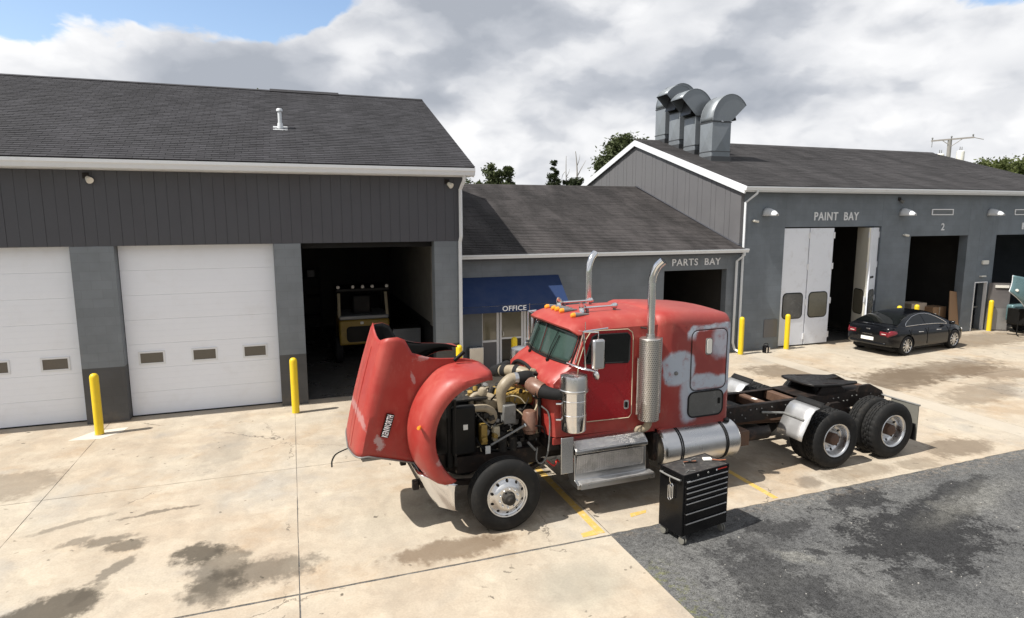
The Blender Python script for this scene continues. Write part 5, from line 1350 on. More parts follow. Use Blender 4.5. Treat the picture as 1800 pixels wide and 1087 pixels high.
# side skirt under the cab
for yy in (8.50, mir(8.50)): tb(MB().box(3.66, 5.50, min(yy, yy+.04*(1 if yy < CY else -1)), max(yy, yy+.04*(1 if yy < CY else -1)), 1.10, 1.20), 'rocker', 'red_cab', cab, smooth=0)
for side in (-1, 1):
    ys = CY+side*HW
    dpoly = [(4.08, 1.42), (4.98, 1.40), (5.03, 1.46), (5.03, 2.72), (5.01, 2.80), (4.93, 2.855), (4.36, 2.865), (4.26, 2.84), (4.19, 2.74), (4.06, 2.36), (4.05, 1.48)]
    a_, b_ = sorted((ys, ys+side*.02))
    dr_ = tb(MB().prism(dpoly, 'y', a_, b_), 'door', 'red_door', smooth=0, bevel=.008)
    wp = [(4.16, 2.36), (4.94, 2.32), (4.965, 2.36), (4.965, 2.74), (4.92, 2.79), (4.36, 2.80), (4.30, 2.77)]
    a_, b_ = sorted((ys+side*.018, ys+side*.026))
    tb(MB().prism(wp, 'y', a_, b_), 'window', 'glass_dark', dr_, smooth=0)
    wl = [Vector((x, ys+side*.024, z)) for x, z in wp]; tb(MB().tube(wl+[wl[0]], .014, 6), 'window_gasket', 'rubber', dr_)
    tb(MB().box(4.42, 4.44, *sorted((ys+side*.02, ys+side*.032)), 2.35, 2.795), 'vent_window_bar', 'rubber', dr_, smooth=0)
    tl = [Vector((x, ys+side*.018, z)) for x, z in dpoly]; tb(MB().tube(tl+[tl[0]], .008, 5), 'door_trim', 'hose_beige', dr_)
    hp = rrect(4.88, 4.97, 1.55, 1.70, .03)
    a_, b_ = sorted((ys+side*.018, ys+side*.03)); tb(MB().prism(hp, 'y', a_, b_), 'handle_plate', 'chrome', dr_)
    a_, b_ = sorted((ys+side*.03, ys+side*.045)); tb(MB().prism(rrect(4.90, 4.945, 1.58, 1.67, .012), 'y', a_, b_), 'handle', 'black', dr_)
    # grab rail behind the door
    tb(MB().tube([(5.10, ys, 2.38), (5.10, ys+side*.06, 2.38), (5.10, ys+side*.06, 1.45), (5.10, ys, 1.45)], .013, 8), 'grab_rail', 'chrome', cab)
    # mirror on its bracket
    my = ys+side*.30
    mr = tb(MB().box(4.15, 4.35, my-.045, my+.045, 2.33, 2.79), 'mirror', 'brushed', bevel=.03)
    tb(MB().box(4.35, 4.356, my-.035, my+.035, 2.36, 2.76), 'mirror_glass', 'glass_dark', mr, smooth=0)
    tb(MB().lathe([(0, .03), (.05, .022), (.075, .0), (.07, -.01), (0, -.012)], (4.22, my, 2.24), (-1, side*.2, -.1), 18), 'spot_mirror', 'brushed', mr)
    tb(MB().tube([(4.08, ys, 2.88), (4.05, ys+side*.20, 2.90), (4.25, my, 2.90), (4.25, my, 2.79)], .014, 8), 'mirror_arm', 'chrome', mr)
    tb(MB().tube([(3.90, ys-side*.05, 2.38), (4.06, ys+side*.20, 2.33), (4.24, my, 2.29), (4.24, my, 2.34)], .016, 8), 'mirror_arm', 'chrome', mr)
    tb(MB().tube([(4.05, ys+side*.20, 2.90), (4.09, ys+side*.21, 2.33)], .014, 8), 'mirror_arm', 'chrome', mr)
    tb(MB().tube([(4.05, ys+side*.20, 2.90), (3.99, ys+side*.06, 2.40)], .012, 8), 'mirror_arm', 'chrome', mr)
    tb(MB().tube([(4.05, ys+side*.20, 2.905), (4.55, ys+side*.05, 2.90)], .012, 8), 'mirror_arm', 'chrome', mr)
    tb(MB().tube([(4.08, ys+side*.20, 2.90), (4.08, ys+side*.20, 3.05)], .005, 6), 'antenna', 'chrome', mr)
    # air cleaner
    ay = CY+side*1.06; cx_ = 3.92
    acp = tb(MB().lathe([(0, 1.36), (.15, 1.36), (.19, 1.375), (.203, 1.40), (.203, 1.62), (.208, 1.625), (.208, 1.64), (.203, 1.645), (.203, 1.84), (.208, 1.845), (.208, 1.86), (.203, 1.865), (.203, 2.0)], (cx_, ay, 0), (0, 0, 1), 36), 'air_cleaner', 'chrome')
    tb(MB().lathe([(.203, 1.985), (.225, 1.99), (.228, 2.02), (.215, 2.03), (.213, 2.20), (.205, 2.235), (.18, 2.245), (.10, 2.26), (0, 2.262)], (cx_, ay, 0), (0, 0, 1), 36), 'air_cleaner_cap', 'brushed', acp)
    for z in (1.55, 1.80): tb(MB().cyl((cx_-.20, ay-.02*side, z), (cx_-.27, ay-.05*side, z), .018, n=8), 'bolt', 'chrome', acp)
    tb(MB().box(cx_-.05, cx_+.10, *sorted((ay, ys)), 1.5, 1.58), 'air_cleaner_bracket', 'frame_black', acp, smooth=0)
    # exhaust: perforated muffler, stack, elbow below
    ey = CY+side*1.06; ex = 5.26
    mf = mesh_of(MB().lathe([(0, 1.375), (.155, 1.375), (.172, 1.39), (.172, 2.70), (.155, 2.715), (.07, 2.72)], (0, 0, 0), (0, 0, 1), 36), 'muffler', M_['perforated_steel'], Vector(), 35)
    mo = put(mf, 'muffler', T, Vector((ex, ey, 0))-BASE[T.name]); BASE[mo.name] = BASE[T.name]
    bx_, by_ = (.62, -.78) if side < 0 else (.95, .3)
    tb(MB().tube([(ex, ey, 2.68), (ex, ey, 3.46), (ex, ey, 3.62), (ex+.02*bx_, ey+.02*by_, 3.73), (ex+.08*bx_, ey+.08*by_, 3.85), (ex+.17*bx_, ey+.17*by_, 3.94)], .063, 18, caps=False, smooth=5), 'exhaust_stack', 'chrome')
    tb(MB().tube([(ex+.12*bx_, ey+.12*by_, 3.893), (ex+.169*bx_, ey+.169*by_, 3.940)], .057, 18, smooth=0), 'stack_mouth', 'black')
    tb(MB().tube([(ex, ey, 1.42), (ex, ey, 1.30), (ex-.03, ey-side*.05, 1.22), (ex-.10, ey-side*.16, 1.17), (ex-.14, ey-side*.45, 1.16)], .062, 14, smooth=5), 'exhaust_elbow', 'engine_tan')
    tb(MB().cyl((ex, ey, 2.70), (ex, ey, 2.78), .072, n=18), 'stack_clamp', 'brushed')
    a_, b_ = sorted((ey-side*.02, ys)); tb(MB().box(ex+.14, ex+.24, a_, b_, 1.45, 2.70), 'muffler_bracket', 'brushed', smooth=0)
    tb(MB().tube([(ex-.08, ey-side*.16, 2.86), (ex-.02, ey, 2.86)], .014, 8), 'stack_stay', 'frame_black')

# sleeper -----------------------------------------------------------------
SW = .955
def sl_sec(x, ins, ztop):
    """half loop of the section from bottom near, over the roof, to bottom far"""
    hw = SW-ins; rr = .19; zc = ztop-ins*1.1; pts = [(-hw, 1.13+ins*.3), (-hw, 1.5), (-hw, 2.0), (-hw, 2.4), (-hw, zc-rr-.03)]
    for k in range(1, 8):
        a = math.pi-math.pi/2*k/8; pts.append((-hw+rr+rr*math.cos(a), zc-rr-.03+rr*math.sin(a)))
    for q in (-.5, -.25, 0): pts.append((hw*q*1.0, zc-.0-.03*(abs(q)/.75)**2))
    full = pts+[(-y, z) for y, z in pts[-2::-1]]
    return [Vector((x, CY+y, z)) for y, z in full]


rows = [sl_sec(5.44, .13, 3.07), sl_sec(5.46, .08, 3.085), sl_sec(5.50, .042, 3.10), sl_sec(5.56, .015, 3.11), sl_sec(5.65, 0, 3.115), sl_sec(6.1, 0, 3.10), sl_sec(6.6, 0, 3.065), sl_sec(6.84, .0, 3.045), sl_sec(6.90, .012, 3.04), sl_sec(6.935, .035, 3.03), sl_sec(6.95, .075, 3.02)]
sm_ = MB().grid(rows); n_ = len(rows[0])
for r_ in (rows[0], rows[-1]):
    k = len(sm_.v); sm_.v += [p.copy() for p in r_]; sm_.f.append(tuple(range(k, k+n_))); sm_.mi.append(0)
k = len(sm_.v); sm_.v += [r_[0].copy() for r_ in rows]+[r_[-1].copy() for r_ in rows]; m_ = len(rows)
sm_.f += [(k+i, k+i+1, k+m_+i+1, k+m_+i) for i in range(m_-1)]; sm_.mi += [0]*(m_-1)
slp = tb(sm_, 'sleeper', 'red_sleeper', smooth=50)
for side in (-1, 1):
    ys = CY+side*SW
    def plate(poly, o0, o1): a_, b_ = sorted((ys+side*o0, ys+side*o1)); return MB().prism(poly, 'y', a_, b_)
    tb(plate(rrect(6.14, 6.83, 1.74, 2.74, .10), -.002, .012), 'side_hatch', 'red_sleeper', slp, bevel=.006)
    tb(MB().tube([Vector((x, ys+side*.004, z)) for x, z in rrect(6.125, 6.845, 1.725, 2.755, .11)]+[Vector((6.735, ys+side*.004, 1.725))], .007, 5), 'hatch_seal', 'frame_black', slp)
    tb(plate(rrect(6.40, 6.53, 2.33, 2.61, .035), .010, .026), 'vent_frame', 'engine_grey', slp)
    tb(plate(rrect(6.42, 6.515, 2.35, 2.595, .03), .020, .032), 'vent_pane', 'white_plastic', slp)
    tb(plate(rrect(6.10, 6.80, 1.27, 1.70, .11), .0, .010), 'baggage_door', 'glass_grey', slp)
    tb(MB().tube([Vector((x, ys+side*.008, z)) for x, z in rrect(6.10, 6.80, 1.27, 1.70, .11)]+[Vector((6.69, ys+side*.008, 1.27))], .014, 6), 'baggage_door_seal', 'rubber', slp)
    tb(plate(rrect(6.70, 6.74, 1.46, 1.56, .012), .010, .026), 'latch', 'black', slp)
    tb(MB().lathe([(0, .03), (.03, .022), (.036, 0)], (5.84, ys, 2.06), (0, side, 0), 12), 'cap', 'engine_grey', slp)
    tb(plate(rrect(5.66, 5.76, 1.92, 1.96, .015), .0, .018), 'latch', 'red_sleeper', slp)
    for k in range(10): tb(MB().cyl((5.75+k*.12, ys, 2.835), (5.75+k*.12, ys+side*.006, 2.835), .010, n=6), 'rivet', 'red_sleeper', slp)
    tb(MB().box(5.52, 6.94, *sorted((ys-side*.03, ys+side*.004)), 1.125, 1.155), 'drip_rail', 'red_sleeper', slp, smooth=0)
tb(MB().box(5.50, 6.92, 8.6, 10.2, 1.10, 1.14), 'floor_pan', 'frame_black', slp, smooth=0)
# gasket boot between cab and sleeper
rows = [sl_sec(5.40, .16, 3.05), sl_sec(5.46, .16, 3.05)]
tb(MB().grid(rows), 'cab_boot', 'rubber', slp)

# roof furniture
def roof_z(y): return cab_prof((y-CY)/HW)[10][1]
for x, y in ((4.17, 9.9), (4.14, 9.56), (4.13, 9.40), (4.14, 9.24), (4.17, 8.88)):
    z = roof_z(y)-.005
    ml = tb(MB().lathe([(0, -.055), (.03, -.045), (.045, -.015), (.046, .02), (.042, .03)], (x, y, z+.03), (1, 0, .03), 16), 'marker_light', 'amber', cab)
    tb(MB().lathe([(.046, .02), (.044, .05), (.03, .16), (.012, .27), (0, .28)], (x, y, z+.03), (1, 0, .02), 16), 'marker_light_base', 'engine_grey', cab)
for y, x in ((9.02, 4.42), (9.72, 4.34)):
    z = roof_z(y)+.10
    tb(MB().lathe([(0, .02), (.03, .02), (.09, -.02), (.10, -.035), (.085, -.03), (.02, .05), (.016, .50), (.03, .52), (.045, .56), (.045, .60), (.02, .63), (0, .63)], (x, y, z), (1, 0, .02), 16), 'air_horn', 'chrome', cab)
    tb(MB().box(x+.05, x+.09, y-.015, y+.015, z-.12, z), 'horn_post', 'engine_grey', cab, smooth=0)
    tb(MB().box(x+.55, x+.59, y-.015, y+.015, z-.10, z), 'horn_post', 'engine_grey', cab, smooth=0)

# step box, battery cover, tanks ------------------------------------------
for side in (-1, 1):
    def yb(a, b): return sorted((CY+side*a, CY+side*b))
    st = tb(MB().prism([(0.86, 1.14), (1.12, 1.08), (1.16, 1.07), (1.16, 1.0), (1.12, .98), (1.14, .60), (1.22, .55), (1.22, .47), (.86, .47)][::1] if False else [(CY+side*q, z) for q, z in [(.86, 1.16), (1.0, 1.16), (1.14, 1.04), (1.14, .99), (1.08, .96), (1.10, .56), (1.22, .53), (1.22, .46), (.86, .46)]], 'x', 3.93, 5.22), 'step_box', 'brushed', smooth=0, bevel=.006)
    tb(MB().obox((4.57, CY+side*1.072, 1.108), (1.24, .17, .008), Matrix.Rotation(side*-R(40.6), 3, 'X')), 'step_tread', 'diamond_plate', st, smooth=0)
    tb(MB().box(3.98, 5.28, *yb(1.09, 1.245), .535, .556), 'step_tread', 'diamond_plate', st, smooth=0)
    tb(MB().box(3.97, 5.30, *yb(1.235, 1.25), .46, .535), 'step_edge', 'brushed', st, smooth=0)
    tb(MB().obox((4.57, CY+side*1.098, .775), (1.2, .006, .36), Matrix.Rotation(side*-R(2.9), 3, 'X')), 'step_face', 'diamond_plate', st, smooth=0)
    tb(MB().prism([(5.20, 1.05), (5.22, 1.05), (5.34, .50), (5.22, .46), (5.20, .46)], 'y', *yb(1.0, 1.06)), 'step_gusset', 'frame_black', st, smooth=0)
    tb(MB().box(3.70, 3.91, *yb(1.08, 1.10), .69, 1.27), 'splash_panel', 'brushed', bevel=.008)
    tk = tb(MB().lathe([(0, 0), (.20, 0), (.30, .015), (.33, .05), (.335, .07), (.335, 1.50), (.33, 1.52), (.30, 1.555), (.20, 1.57), (0, 1.57)], (5.50, CY+side*.88, .80), (1, 0, 0), 44), 'fuel_tank', 'brushed')
    for xx in (5.85, 6.75):
        for dx in (-.018, .018): tb(MB().lathe([(.336, dx-.012), (.341, dx-.012), (.341, dx+.012), (.336, dx+.012)], (xx, CY+side*.88, .80), (1, 0, 0), 44), 'tank_strap', 'rubber', tk)
    tb(MB().cyl((6.90, CY+side*.95, 1.11), (6.90, CY+side*.965, 1.165), .055, n=16), 'filler_cap', 'black', tk)
    tb(MB().box(5.45, 5.55, *yb(.45, .95), .60, 1.08), 'tank_bracket', 'frame_black', smooth=0)
    tb(MB().box(6.65, 6.80, *yb(.42, .7), .60, 1.0), 'tank_bracket', 'frame_black', smooth=0)
    # quarter fender ahead of the drive wheels
    rows = []
    for x_, z_ in ((8.78, 1.19), (8.68, 1.165), (8.60, 1.08), (8.55, .97), (8.48, .84), (8.42, .72), (8.40, .62)):
        rows.append([Vector((x_, CY+side*yq, z_)) for yq in (.60, .80, 1.02, 1.19)])
    qf = tb(MB().grid(rows, flip=side > 0), 'quarter_fender', 'silver_flap', solid=.01, smooth=60)
    tb(MB().grid([[p+Vector((0, 0, .0)) for p in rows[0]], [p+Vector((.10, 0, .09)) for p in rows[0]]], flip=side > 0), 'fender_top_flap', 'rubber', qf, solid=.008)
    c_ = rows[4][1]; tb(MB().tube([(8.15, CY+side*.45, .98), (rows[3][0].x-.02, rows[3][0].y, rows[3][0].z), (rows[3][3].x-.02, rows[3][3].y-side*.1, rows[3][3].z)], .022, 8), 'fender_rod', 'engine_grey', qf)
    tb(MB().box(11.30, 11.32, *yb(.62, 1.20), .26, .97), 'mud_flap', 'mud_flap', smooth=0)
    tb(MB().prism([(11.26, .28), (11.30, .28), (11.30, .60), (11.27, .55)], 'y', *yb(.95, 1.18)), 'flap_stiffener', 'rubber', smooth=0)
    tb(MB().tube([(11.25, CY+side*.42, 1.0), (11.30, CY+side*.60, .98), (11.31, CY+side*1.22, .98)], .018, 8), 'flap_hanger', 'engine_grey')
tb(MB().tube([(6.96, 9.0, 2.05), (7.06, 8.96, 2.02), (7.12, 8.94, 1.8), (7.08, 8.98, 1.5), (7.02, 9.05, 1.2)], .016, 8, smooth=6), 'air_line', 'black')
tb(MB().tube([(6.96, 9.1, 2.02), (7.08, 9.04, 1.98), (7.14, 9.0, 1.7), (7.1, 9.1, 1.3), (7.0, 9.2, 1.16)], .013, 8, smooth=6), 'air_line', 'black')
tb(MB().tube([(3.62, 8.66, .80), (3.72, 8.60, .72), (3.80, 8.66, .78), (3.86, 8.72, .72)], .014, 6, smooth=4), 'red_hose', 'red_plastic')
tb(MB().cyl((5.3, 9.4, .75), (6.9, 9.4, .8), .16, n=14), 'transmission', 'grease')
tb(MB().box(3.75, 5.4, 9.05, 9.75, .65, 1.05), 'bell_housing', 'grease', bevel=.08)

# ------------------------------------------------------------------ tool cabinet
TC = root('tool_cabinet', (5.385, 7.27, -.006), 'black rolling tool cabinet with seven drawers and silver pulls', 'tool cabinet', rz=R(10))
bx, by = 5.385, 7.27
def tc(mb, n, mt, parent=None, **k): return build(mb, n, M_[mt], parent or TC, **k)
W2, D2, Z0, Z1 = .45, .235, .13, 1.03
case = tc(MB().box(bx-W2, bx+W2, by-D2, by+D2, Z0, Z1), 'case', 'tool_black', bevel=.008)
tc(MB().box(bx-W2+.012, bx+W2-.012, by-D2+.012, by+D2-.012, Z1, Z1+.006), 'top_mat', 'tool_mat', case, smooth=0)
for a in (((bx-W2, bx+W2), (by-D2-.004, by-D2+.014)), ((bx-W2, bx+W2), (by+D2-.014, by+D2)), ((bx-W2-.002, bx-W2+.014), (by-D2, by+D2)), ((bx+W2-.014, bx+W2+.002), (by-D2, by+D2))):
    tc(MB().box(*a[0], *a[1], Z1-.05, Z1+.012), 'top_rim', 'tool_black', case, bevel=.004)
zs_ = [.985, .875, .795, .715, .635, .485, .335, .175]
for k in range(7):
    zt, zb = zs_[k]-(.03 if k == 0 else .006), zs_[k+1]
    dwr = tc(MB().box(bx-W2+.035, bx+W2-.03, by-D2-.012, by-D2+.01, zb, zt-.006), 'drawer', 'tool_black', bevel=.004)
    tc(MB().box(bx-W2+.05, bx+W2-.045, by-D2-.026, by-D2-.012, zt-.026, zt-.010), 'pull', 'alloy', dwr, smooth=0, bevel=.003)
for k in range(2): tc(MB().box(bx-W2+.055, bx-W2+.12, by-D2-.014, by-D2-.012, .935-.10*k, .947-.10*k), 'maker_label', 'sign_grey', smooth=0)
tc(MB().box(bx+W2-.24, bx+W2-.05, by-D2-.006, by-D2-.004, .995, 1.012), 'badge', 'red_plastic', smooth=0)
tc(MB().box(bx+W2-.27, bx+W2-.25, by-D2-.006, by-D2-.004, .99, 1.012), 'badge_mark', 'sign_white', smooth=0)
for xx in (-.18, .02): tc(MB().lathe([(0, .012), (.014, .01), (.016, 0)], (bx+xx, by-D2-.004, .998), (0, -1, 0), 10), 'lock', 'engine_grey')
tc(MB().tube([(bx-W2, by-D2+.05, .955), (bx-W2-.05, by-D2+.05, .975), (bx-W2-.06, by, .975), (bx-W2-.05, by+D2-.06, .975), (bx-W2, by+D2-.06, .955)], .013, 8, smooth=4), 'side_handle', 'engine_grey')
for sx in (-1, 1):
    for sy in (-1, 1):
        cx_, cy_ = bx+sx*(W2-.06), by+sy*(D2-.05)
        cs = tc(MB().box(cx_-.035, cx_+.035, cy_-.03, cy_+.03, .105, .13), 'caster', 'engine_grey', smooth=0)
        for dx in (-.03, .012): tc(MB().lathe([(0, 0), (.05, 0), (.056, .006), (.056, .014), (.05, .02), (0, .02)], (cx_+dx, cy_-.01, .050), (1, 0, 0), 18), 'caster_wheel', 'mud_flap', cs)
        tc(MB().box(cx_-.004, cx_+.006, cy_-.03, cy_+.012, .04, .11), 'caster_fork', 'engine_grey', cs, smooth=0)
Mt = Matrix.Translation((bx, by, 0)) @ Matrix.Rotation(R(10), 4, 'Z') @ Matrix.Translation((-bx, -by, 0))
def onbox(mb): return mb.xf(Mt)
zt = Z1+.007
r_ = root('pliers', Mt @ Vector((bx-.02, by+.08, zt)), 'open pliers with copper handles lying on the tool cabinet top', 'pliers')
build(onbox(MB().tube([(bx-.12, by+.10, zt+.01), (bx-.02, by+.08, zt+.012), (bx+.08, by+.03, zt+.01)], [.008, .014, .007], 8)), 'jaw_half', M_['black'], r_)
build(onbox(MB().tube([(bx-.10, by+.13, zt+.01), (bx-.02, by+.08, zt+.012), (bx+.09, by+.07, zt+.01)], [.007, .012, .008], 8)), 'handle_half', M_['copper'], r_)
r_ = root('rag_roll', Mt @ Vector((bx+.28, by+.0, zt)), 'white rag with copper tipped tool on the tool cabinet corner', 'rag')
build(onbox(MB().obox((bx+.27, by+.02, zt+.02), (.13, .075, .036), Matrix.Rotation(R(-25), 3, 'Z'))), 'cloth', M_['paper'], r_, bevel=.012, seg=3)
build(onbox(MB().tube([(bx+.32, by-.03, zt+.02), (bx+.40, by-.11, zt+.022), (bx+.47, by-.15, zt+.03)], .010, 8)), 'copper_handle', M_['copper'], r_)
for k, (dx, dy, rr, ln) in enumerate(((-.30, -.15, .4, .10), (-.22, -.17, -.3, .08), (-.16, .05, 1.0, .12), (.12, .16, .2, .12), (.02, .15, -.6, .07))):
    c = Vector((bx+dx, by+dy, zt+.007)); u_ = Vector((math.cos(rr), math.sin(rr), 0))
    build(onbox(MB().tube([c-u_*ln/2, c+u_*ln*.3, c+u_*ln/2], [.006, .006, .010], 6)), 'wrench', M_['engine_grey'], label='small greasy wrench lying on the black cabinet top', cat='wrench', group='wrenches on the tool cabinet')
r_ = root('hanging_carabiner', Mt @ Vector((bx-W2-.02, by-.02, .60)), 'silver carabiner clips hanging from the tool cabinet side handle', 'carabiner')
lp = rrect(by-.065, by-.005, .64, .86, .028)
build(onbox(MB().tube([(bx-W2-.03, y_, z_) for y_, z_ in lp]+[(bx-W2-.03, *lp[0])], .008, 8)), 'clip', M_['chrome'], r_)
build(onbox(MB().tube([(bx-W2-.05, y_+.012, z_-.02) for y_, z_ in lp]+[(bx-W2-.05, lp[0][0]+.012, lp[0][1]-.02)], .007, 8)), 'clip', M_['chrome'], r_)
build(onbox(MB().tube([(bx-W2-.035, by-.035, .85), (bx-W2-.05, by-.02, .90), (bx-W2-.055, by-.02, .97)], .006, 6)), 'ring', M_['chrome'], r_)

# ------------------------------------------------------------------ cars
def interp(tab, x):
    if x <= tab[0][0]: return tab[0][1]
    for (a, va), (b, vb) in zip(tab, tab[1:]):
        if x <= b:
            t = (x-a)/(b-a); t = t*t*(3-2*t) if False else t
            return va+(vb-va)*t
    return tab[-1][1]


def sedan(base, rz_, label):
    Cc = root('parked_sedan', base, label, 'car', rz=rz_); B = Vector(base)
    def sq(v, whl):
        if not whl:
            if abs(v.x) > 1.33: v = Vector((math.copysign(1.33+(abs(v.x)-1.33)*.80, v.x), v.y, v.z))
            v = Vector((v.x, v.y, .3+(v.z-.3)*.93 if v.z > .3 else v.z))
        return Vector((v.x, v.y*.96, v.z))+B
    def cb(mb, n, mt, parent=None, whl=False, **k):
        mb.v = [sq(v, whl) for v in mb.v]; return build(mb, n, M_[mt] if isinstance(mt, str) else [M_[q] for q in mt], parent or Cc, **k)
    zt = [(-2.36, .80), (-2.32, .97), (-2.25, 1.03), (-2.0, 1.06), (-1.6, 1.045), (-1.0, 1.0), (0, .97), (.9, .955), (1.3, .93), (1.8, .85), (2.15, .75), (2.32, .64), (2.40, .52)]
    wd = [(-2.36, .66), (-2.32, .76), (-2.22, .83), (-1.9, .89), (-1.4, .915), (0, .915), (1.4, .905), (1.9, .86), (2.2, .76), (2.34, .62), (2.40, .50)]
    zb = [(-2.36, .44), (-2.28, .34), (-2.1, .26), (-1.7, .2), (1.6, .19), (2.1, .22), (2.40, .30)]
    xs_ = [-2.36, -2.34, -2.31, -2.27, -2.22, -2.15, -2.05]+[-1.9+.125*i for i in range(31)]+[1.95, 2.05, 2.15, 2.22, 2.28, 2.33, 2.37, 2.40]
    def ring(x):
        t, wv_, b = interp(zt, x), interp(wd, x), interp(zb, x); h = t-b
        half = [(0, b), (.55*wv_, b), (.88*wv_, b+.02), (.965*wv_, b+.09*h), (.995*wv_, b+.22*h), (1.0*wv_, b+.45*h), (.99*wv_, b+.66*h), (.965*wv_, b+.80*h), (.945*wv_, b+.90*h), (.90*wv_, b+.965*h), (.80*wv_, t-.002), (.5*wv_, t+.012), (0, t+.018)]
        return [Vector((x, -y, z)) for y, z in half]+[Vector((x, y, z)) for y, z in half[-2:0:-1]]
    rows = [ring(x)+[ring(x)[0]] for x in xs_]
    mb = MB().grid(rows); n_ = len(rows[0])-1
    for r_ in (rows[0], rows[-1]):
        k = len(mb.v); mb.v += [p.copy() for p in r_[:-1]]; mb.f.append(tuple(range(k, k+n_))); mb.mi.append(0)
    body = cb(mb, 'body', 'car_paint', smooth=45)
    import bmesh
    bm = bmesh.new(); bm.from_mesh(body.data); bmesh.ops.remove_doubles(bm, verts=bm.verts, dist=1e-4); bmesh.ops.recalc_face_normals(bm, faces=bm.faces); bm.to_mesh(body.data); bm.free()
    cutm = MB()
    for wx in (-1.33, 1.33):
        for s in (-1, 1): cutm.cyl((wx, s*.62, .335), (wx, s*1.1, .335), .375, n=40)
    cut(body, cutm.xf(Matrix.Translation(B)) if False else cutm.xf(Matrix.Translation(B)))
    # greenhouse
    zr = [(-1.98, 1.05), (-1.55, 1.215), (-1.15, 1.36), (-.8, 1.44), (-.4, 1.475), (0, 1.475), (.3, 1.44), (.6, 1.345), (.9, 1.20), (1.2, 1.04), (1.36, .955)]
    def gh(x, s, off=0.0):
        t = interp(zr, x); b = interp(zt, x)-.05; h = max(.02, t-b); wv_ = interp(wd, x)
        wb_ = wv_*.905-.06*max(0, -x-1.2); wt = wb_-.30*h/.5
        if s <= .55: q = s/.55; y = lerp(wb_, wt+.05, q**1.15); z = lerp(b, b+h*.82, q)
        else:
            q = (s-.55)/.45; a = q*math.pi/2; y = (wt+.05)*math.cos(a)**.85 if a < 1.5707 else 0; z = b+h*(.82+.18*math.sin(a)**.9)
        return Vector((x, -(y+off), z+off*(.3+.7*s)))
    gx = [-1.98+3.34*i/40 for i in range(41)]; ss = [0, .1, .2, .3, .4, .5, .55, .6, .66, .72, .79, .86, .93, 1.0]
    rows = []
    for x in gx:
        h_ = [gh(x, s) for s in ss]; rows.append(h_+[Vector((p.x, -p.y, p.z)) for p in h_[-2::-1]])
    cb(MB().grid(rows), 'cabin', 'car_paint', smooth=50)
    # glass: rear, front, sides
    def sym(x, s, off):
        if s <= 1: return gh(x, s, off)
        p = gh(x, 2-s, off); return Vector((p.x, -p.y, p.z))
    cb(MB().grid([[sym(x, .60+.80*j/14, .008)+Vector((-.012, 0, .004)) for j in range(15)] for x in [-1.86+.86*i/10 for i in range(11)]]), 'rear_window', 'glass_dark')
    cb(MB().grid([[sym(x, .58+.84*j/14, .008)+Vector((.012, 0, .004)) for j in range(15)] for x in [.40+.80*i/10 for i in range(11)]]), 'windshield', 'glass_dark')
    for sd in (1, -1):
        def sidep(x, s, off):
            p = gh(x, s, off); return Vector((p.x, p.y*sd, p.z))
        def bound(x):            # upper limit of the side glass
            f = max(0.0, 1-((x+.22)/1.16)**2); return .14+.40*f**.5
        for nm, a, b in (('side_window', -1.34, -.31), ('side_window', -.24, .90)):
            rws = [[sidep(x, lerp(.14, max(.15, bound(x)), j/6), .006) for j in range(7)] for x in [lerp(a, b, i/14) for i in range(15)]]
            cb(MB().grid(rws), nm, 'glass_dark')
        top = [sidep(x, bound(x)+.012, .012) for x in [lerp(-1.37, .93, i/30) for i in range(31)]]
        bot = [sidep(x, .12, .012) for x in [lerp(.93, -1.37, i/12) for i in range(13)]]
        cb(MB().tube(top+bot+[top[0]], .010, 6), 'window_trim', 'chrome')
        for hx in (-.62, .38):
            wv_ = interp(wd, hx); cb(MB().tube([(hx-.11, -sd*(wv_*.965), .80), (hx-.09, -sd*(wv_*.965+.03), .805), (hx+.09, -sd*(wv_*.965+.03), .80), (hx+.11, -sd*(wv_*.965), .795)], .014, 8), 'door_handle', 'chrome')
        for dx in (-1.18, -.27, .98): cb(MB().box(dx-.003, dx+.003, *sorted((-sd*.905, -sd*.924)), .34, .93), 'door_seam', 'black', smooth=0)
        cb(MB().obox((.92, -sd*1.0, 1.02), (.11, .19, .13), Matrix.Rotation(.2*sd, 3, 'Z')), 'wing_mirror', 'car_paint', bevel=.04, seg=3)
        # tail lamp wraps the corner
        rws = []
        for i in range(9):
            x = lerp(-2.345, -1.98, i/8); rg_ = ring(x); wv_ = interp(wd, x); b = interp(zb, x); h = interp(zt, x)-b; lo_, hi_ = lerp(.55, .70, i/8), lerp(.86, .80, i/8)
            rws.append([Vector((x-.012, -sd*(wv_*lerp(.995, .945, q)+.012), b+h*lerp(lo_, hi_, q))) for q in (0, .33, .66, 1)])
        cb(MB().grid(rws), 'tail_light', 'tail_red', solid=.006)
        cb(MB().box(-2.372, -2.335, *sorted((-sd*.44, -sd*.70)), .72, .86), 'tail_light', 'tail_red', bevel=.012)
        cb(MB().box(-2.376, -2.34, *sorted((-sd*.50, -sd*.66)), .765, .79), 'reversing_light', 'white_plastic', bevel=.008)
        cb(MB().obox((2.10, -sd*.64, .66), (.24, .2, .10), Matrix.Rotation(-.5*sd, 3, 'Z')), 'headlight', 'headlight', bevel=.03)
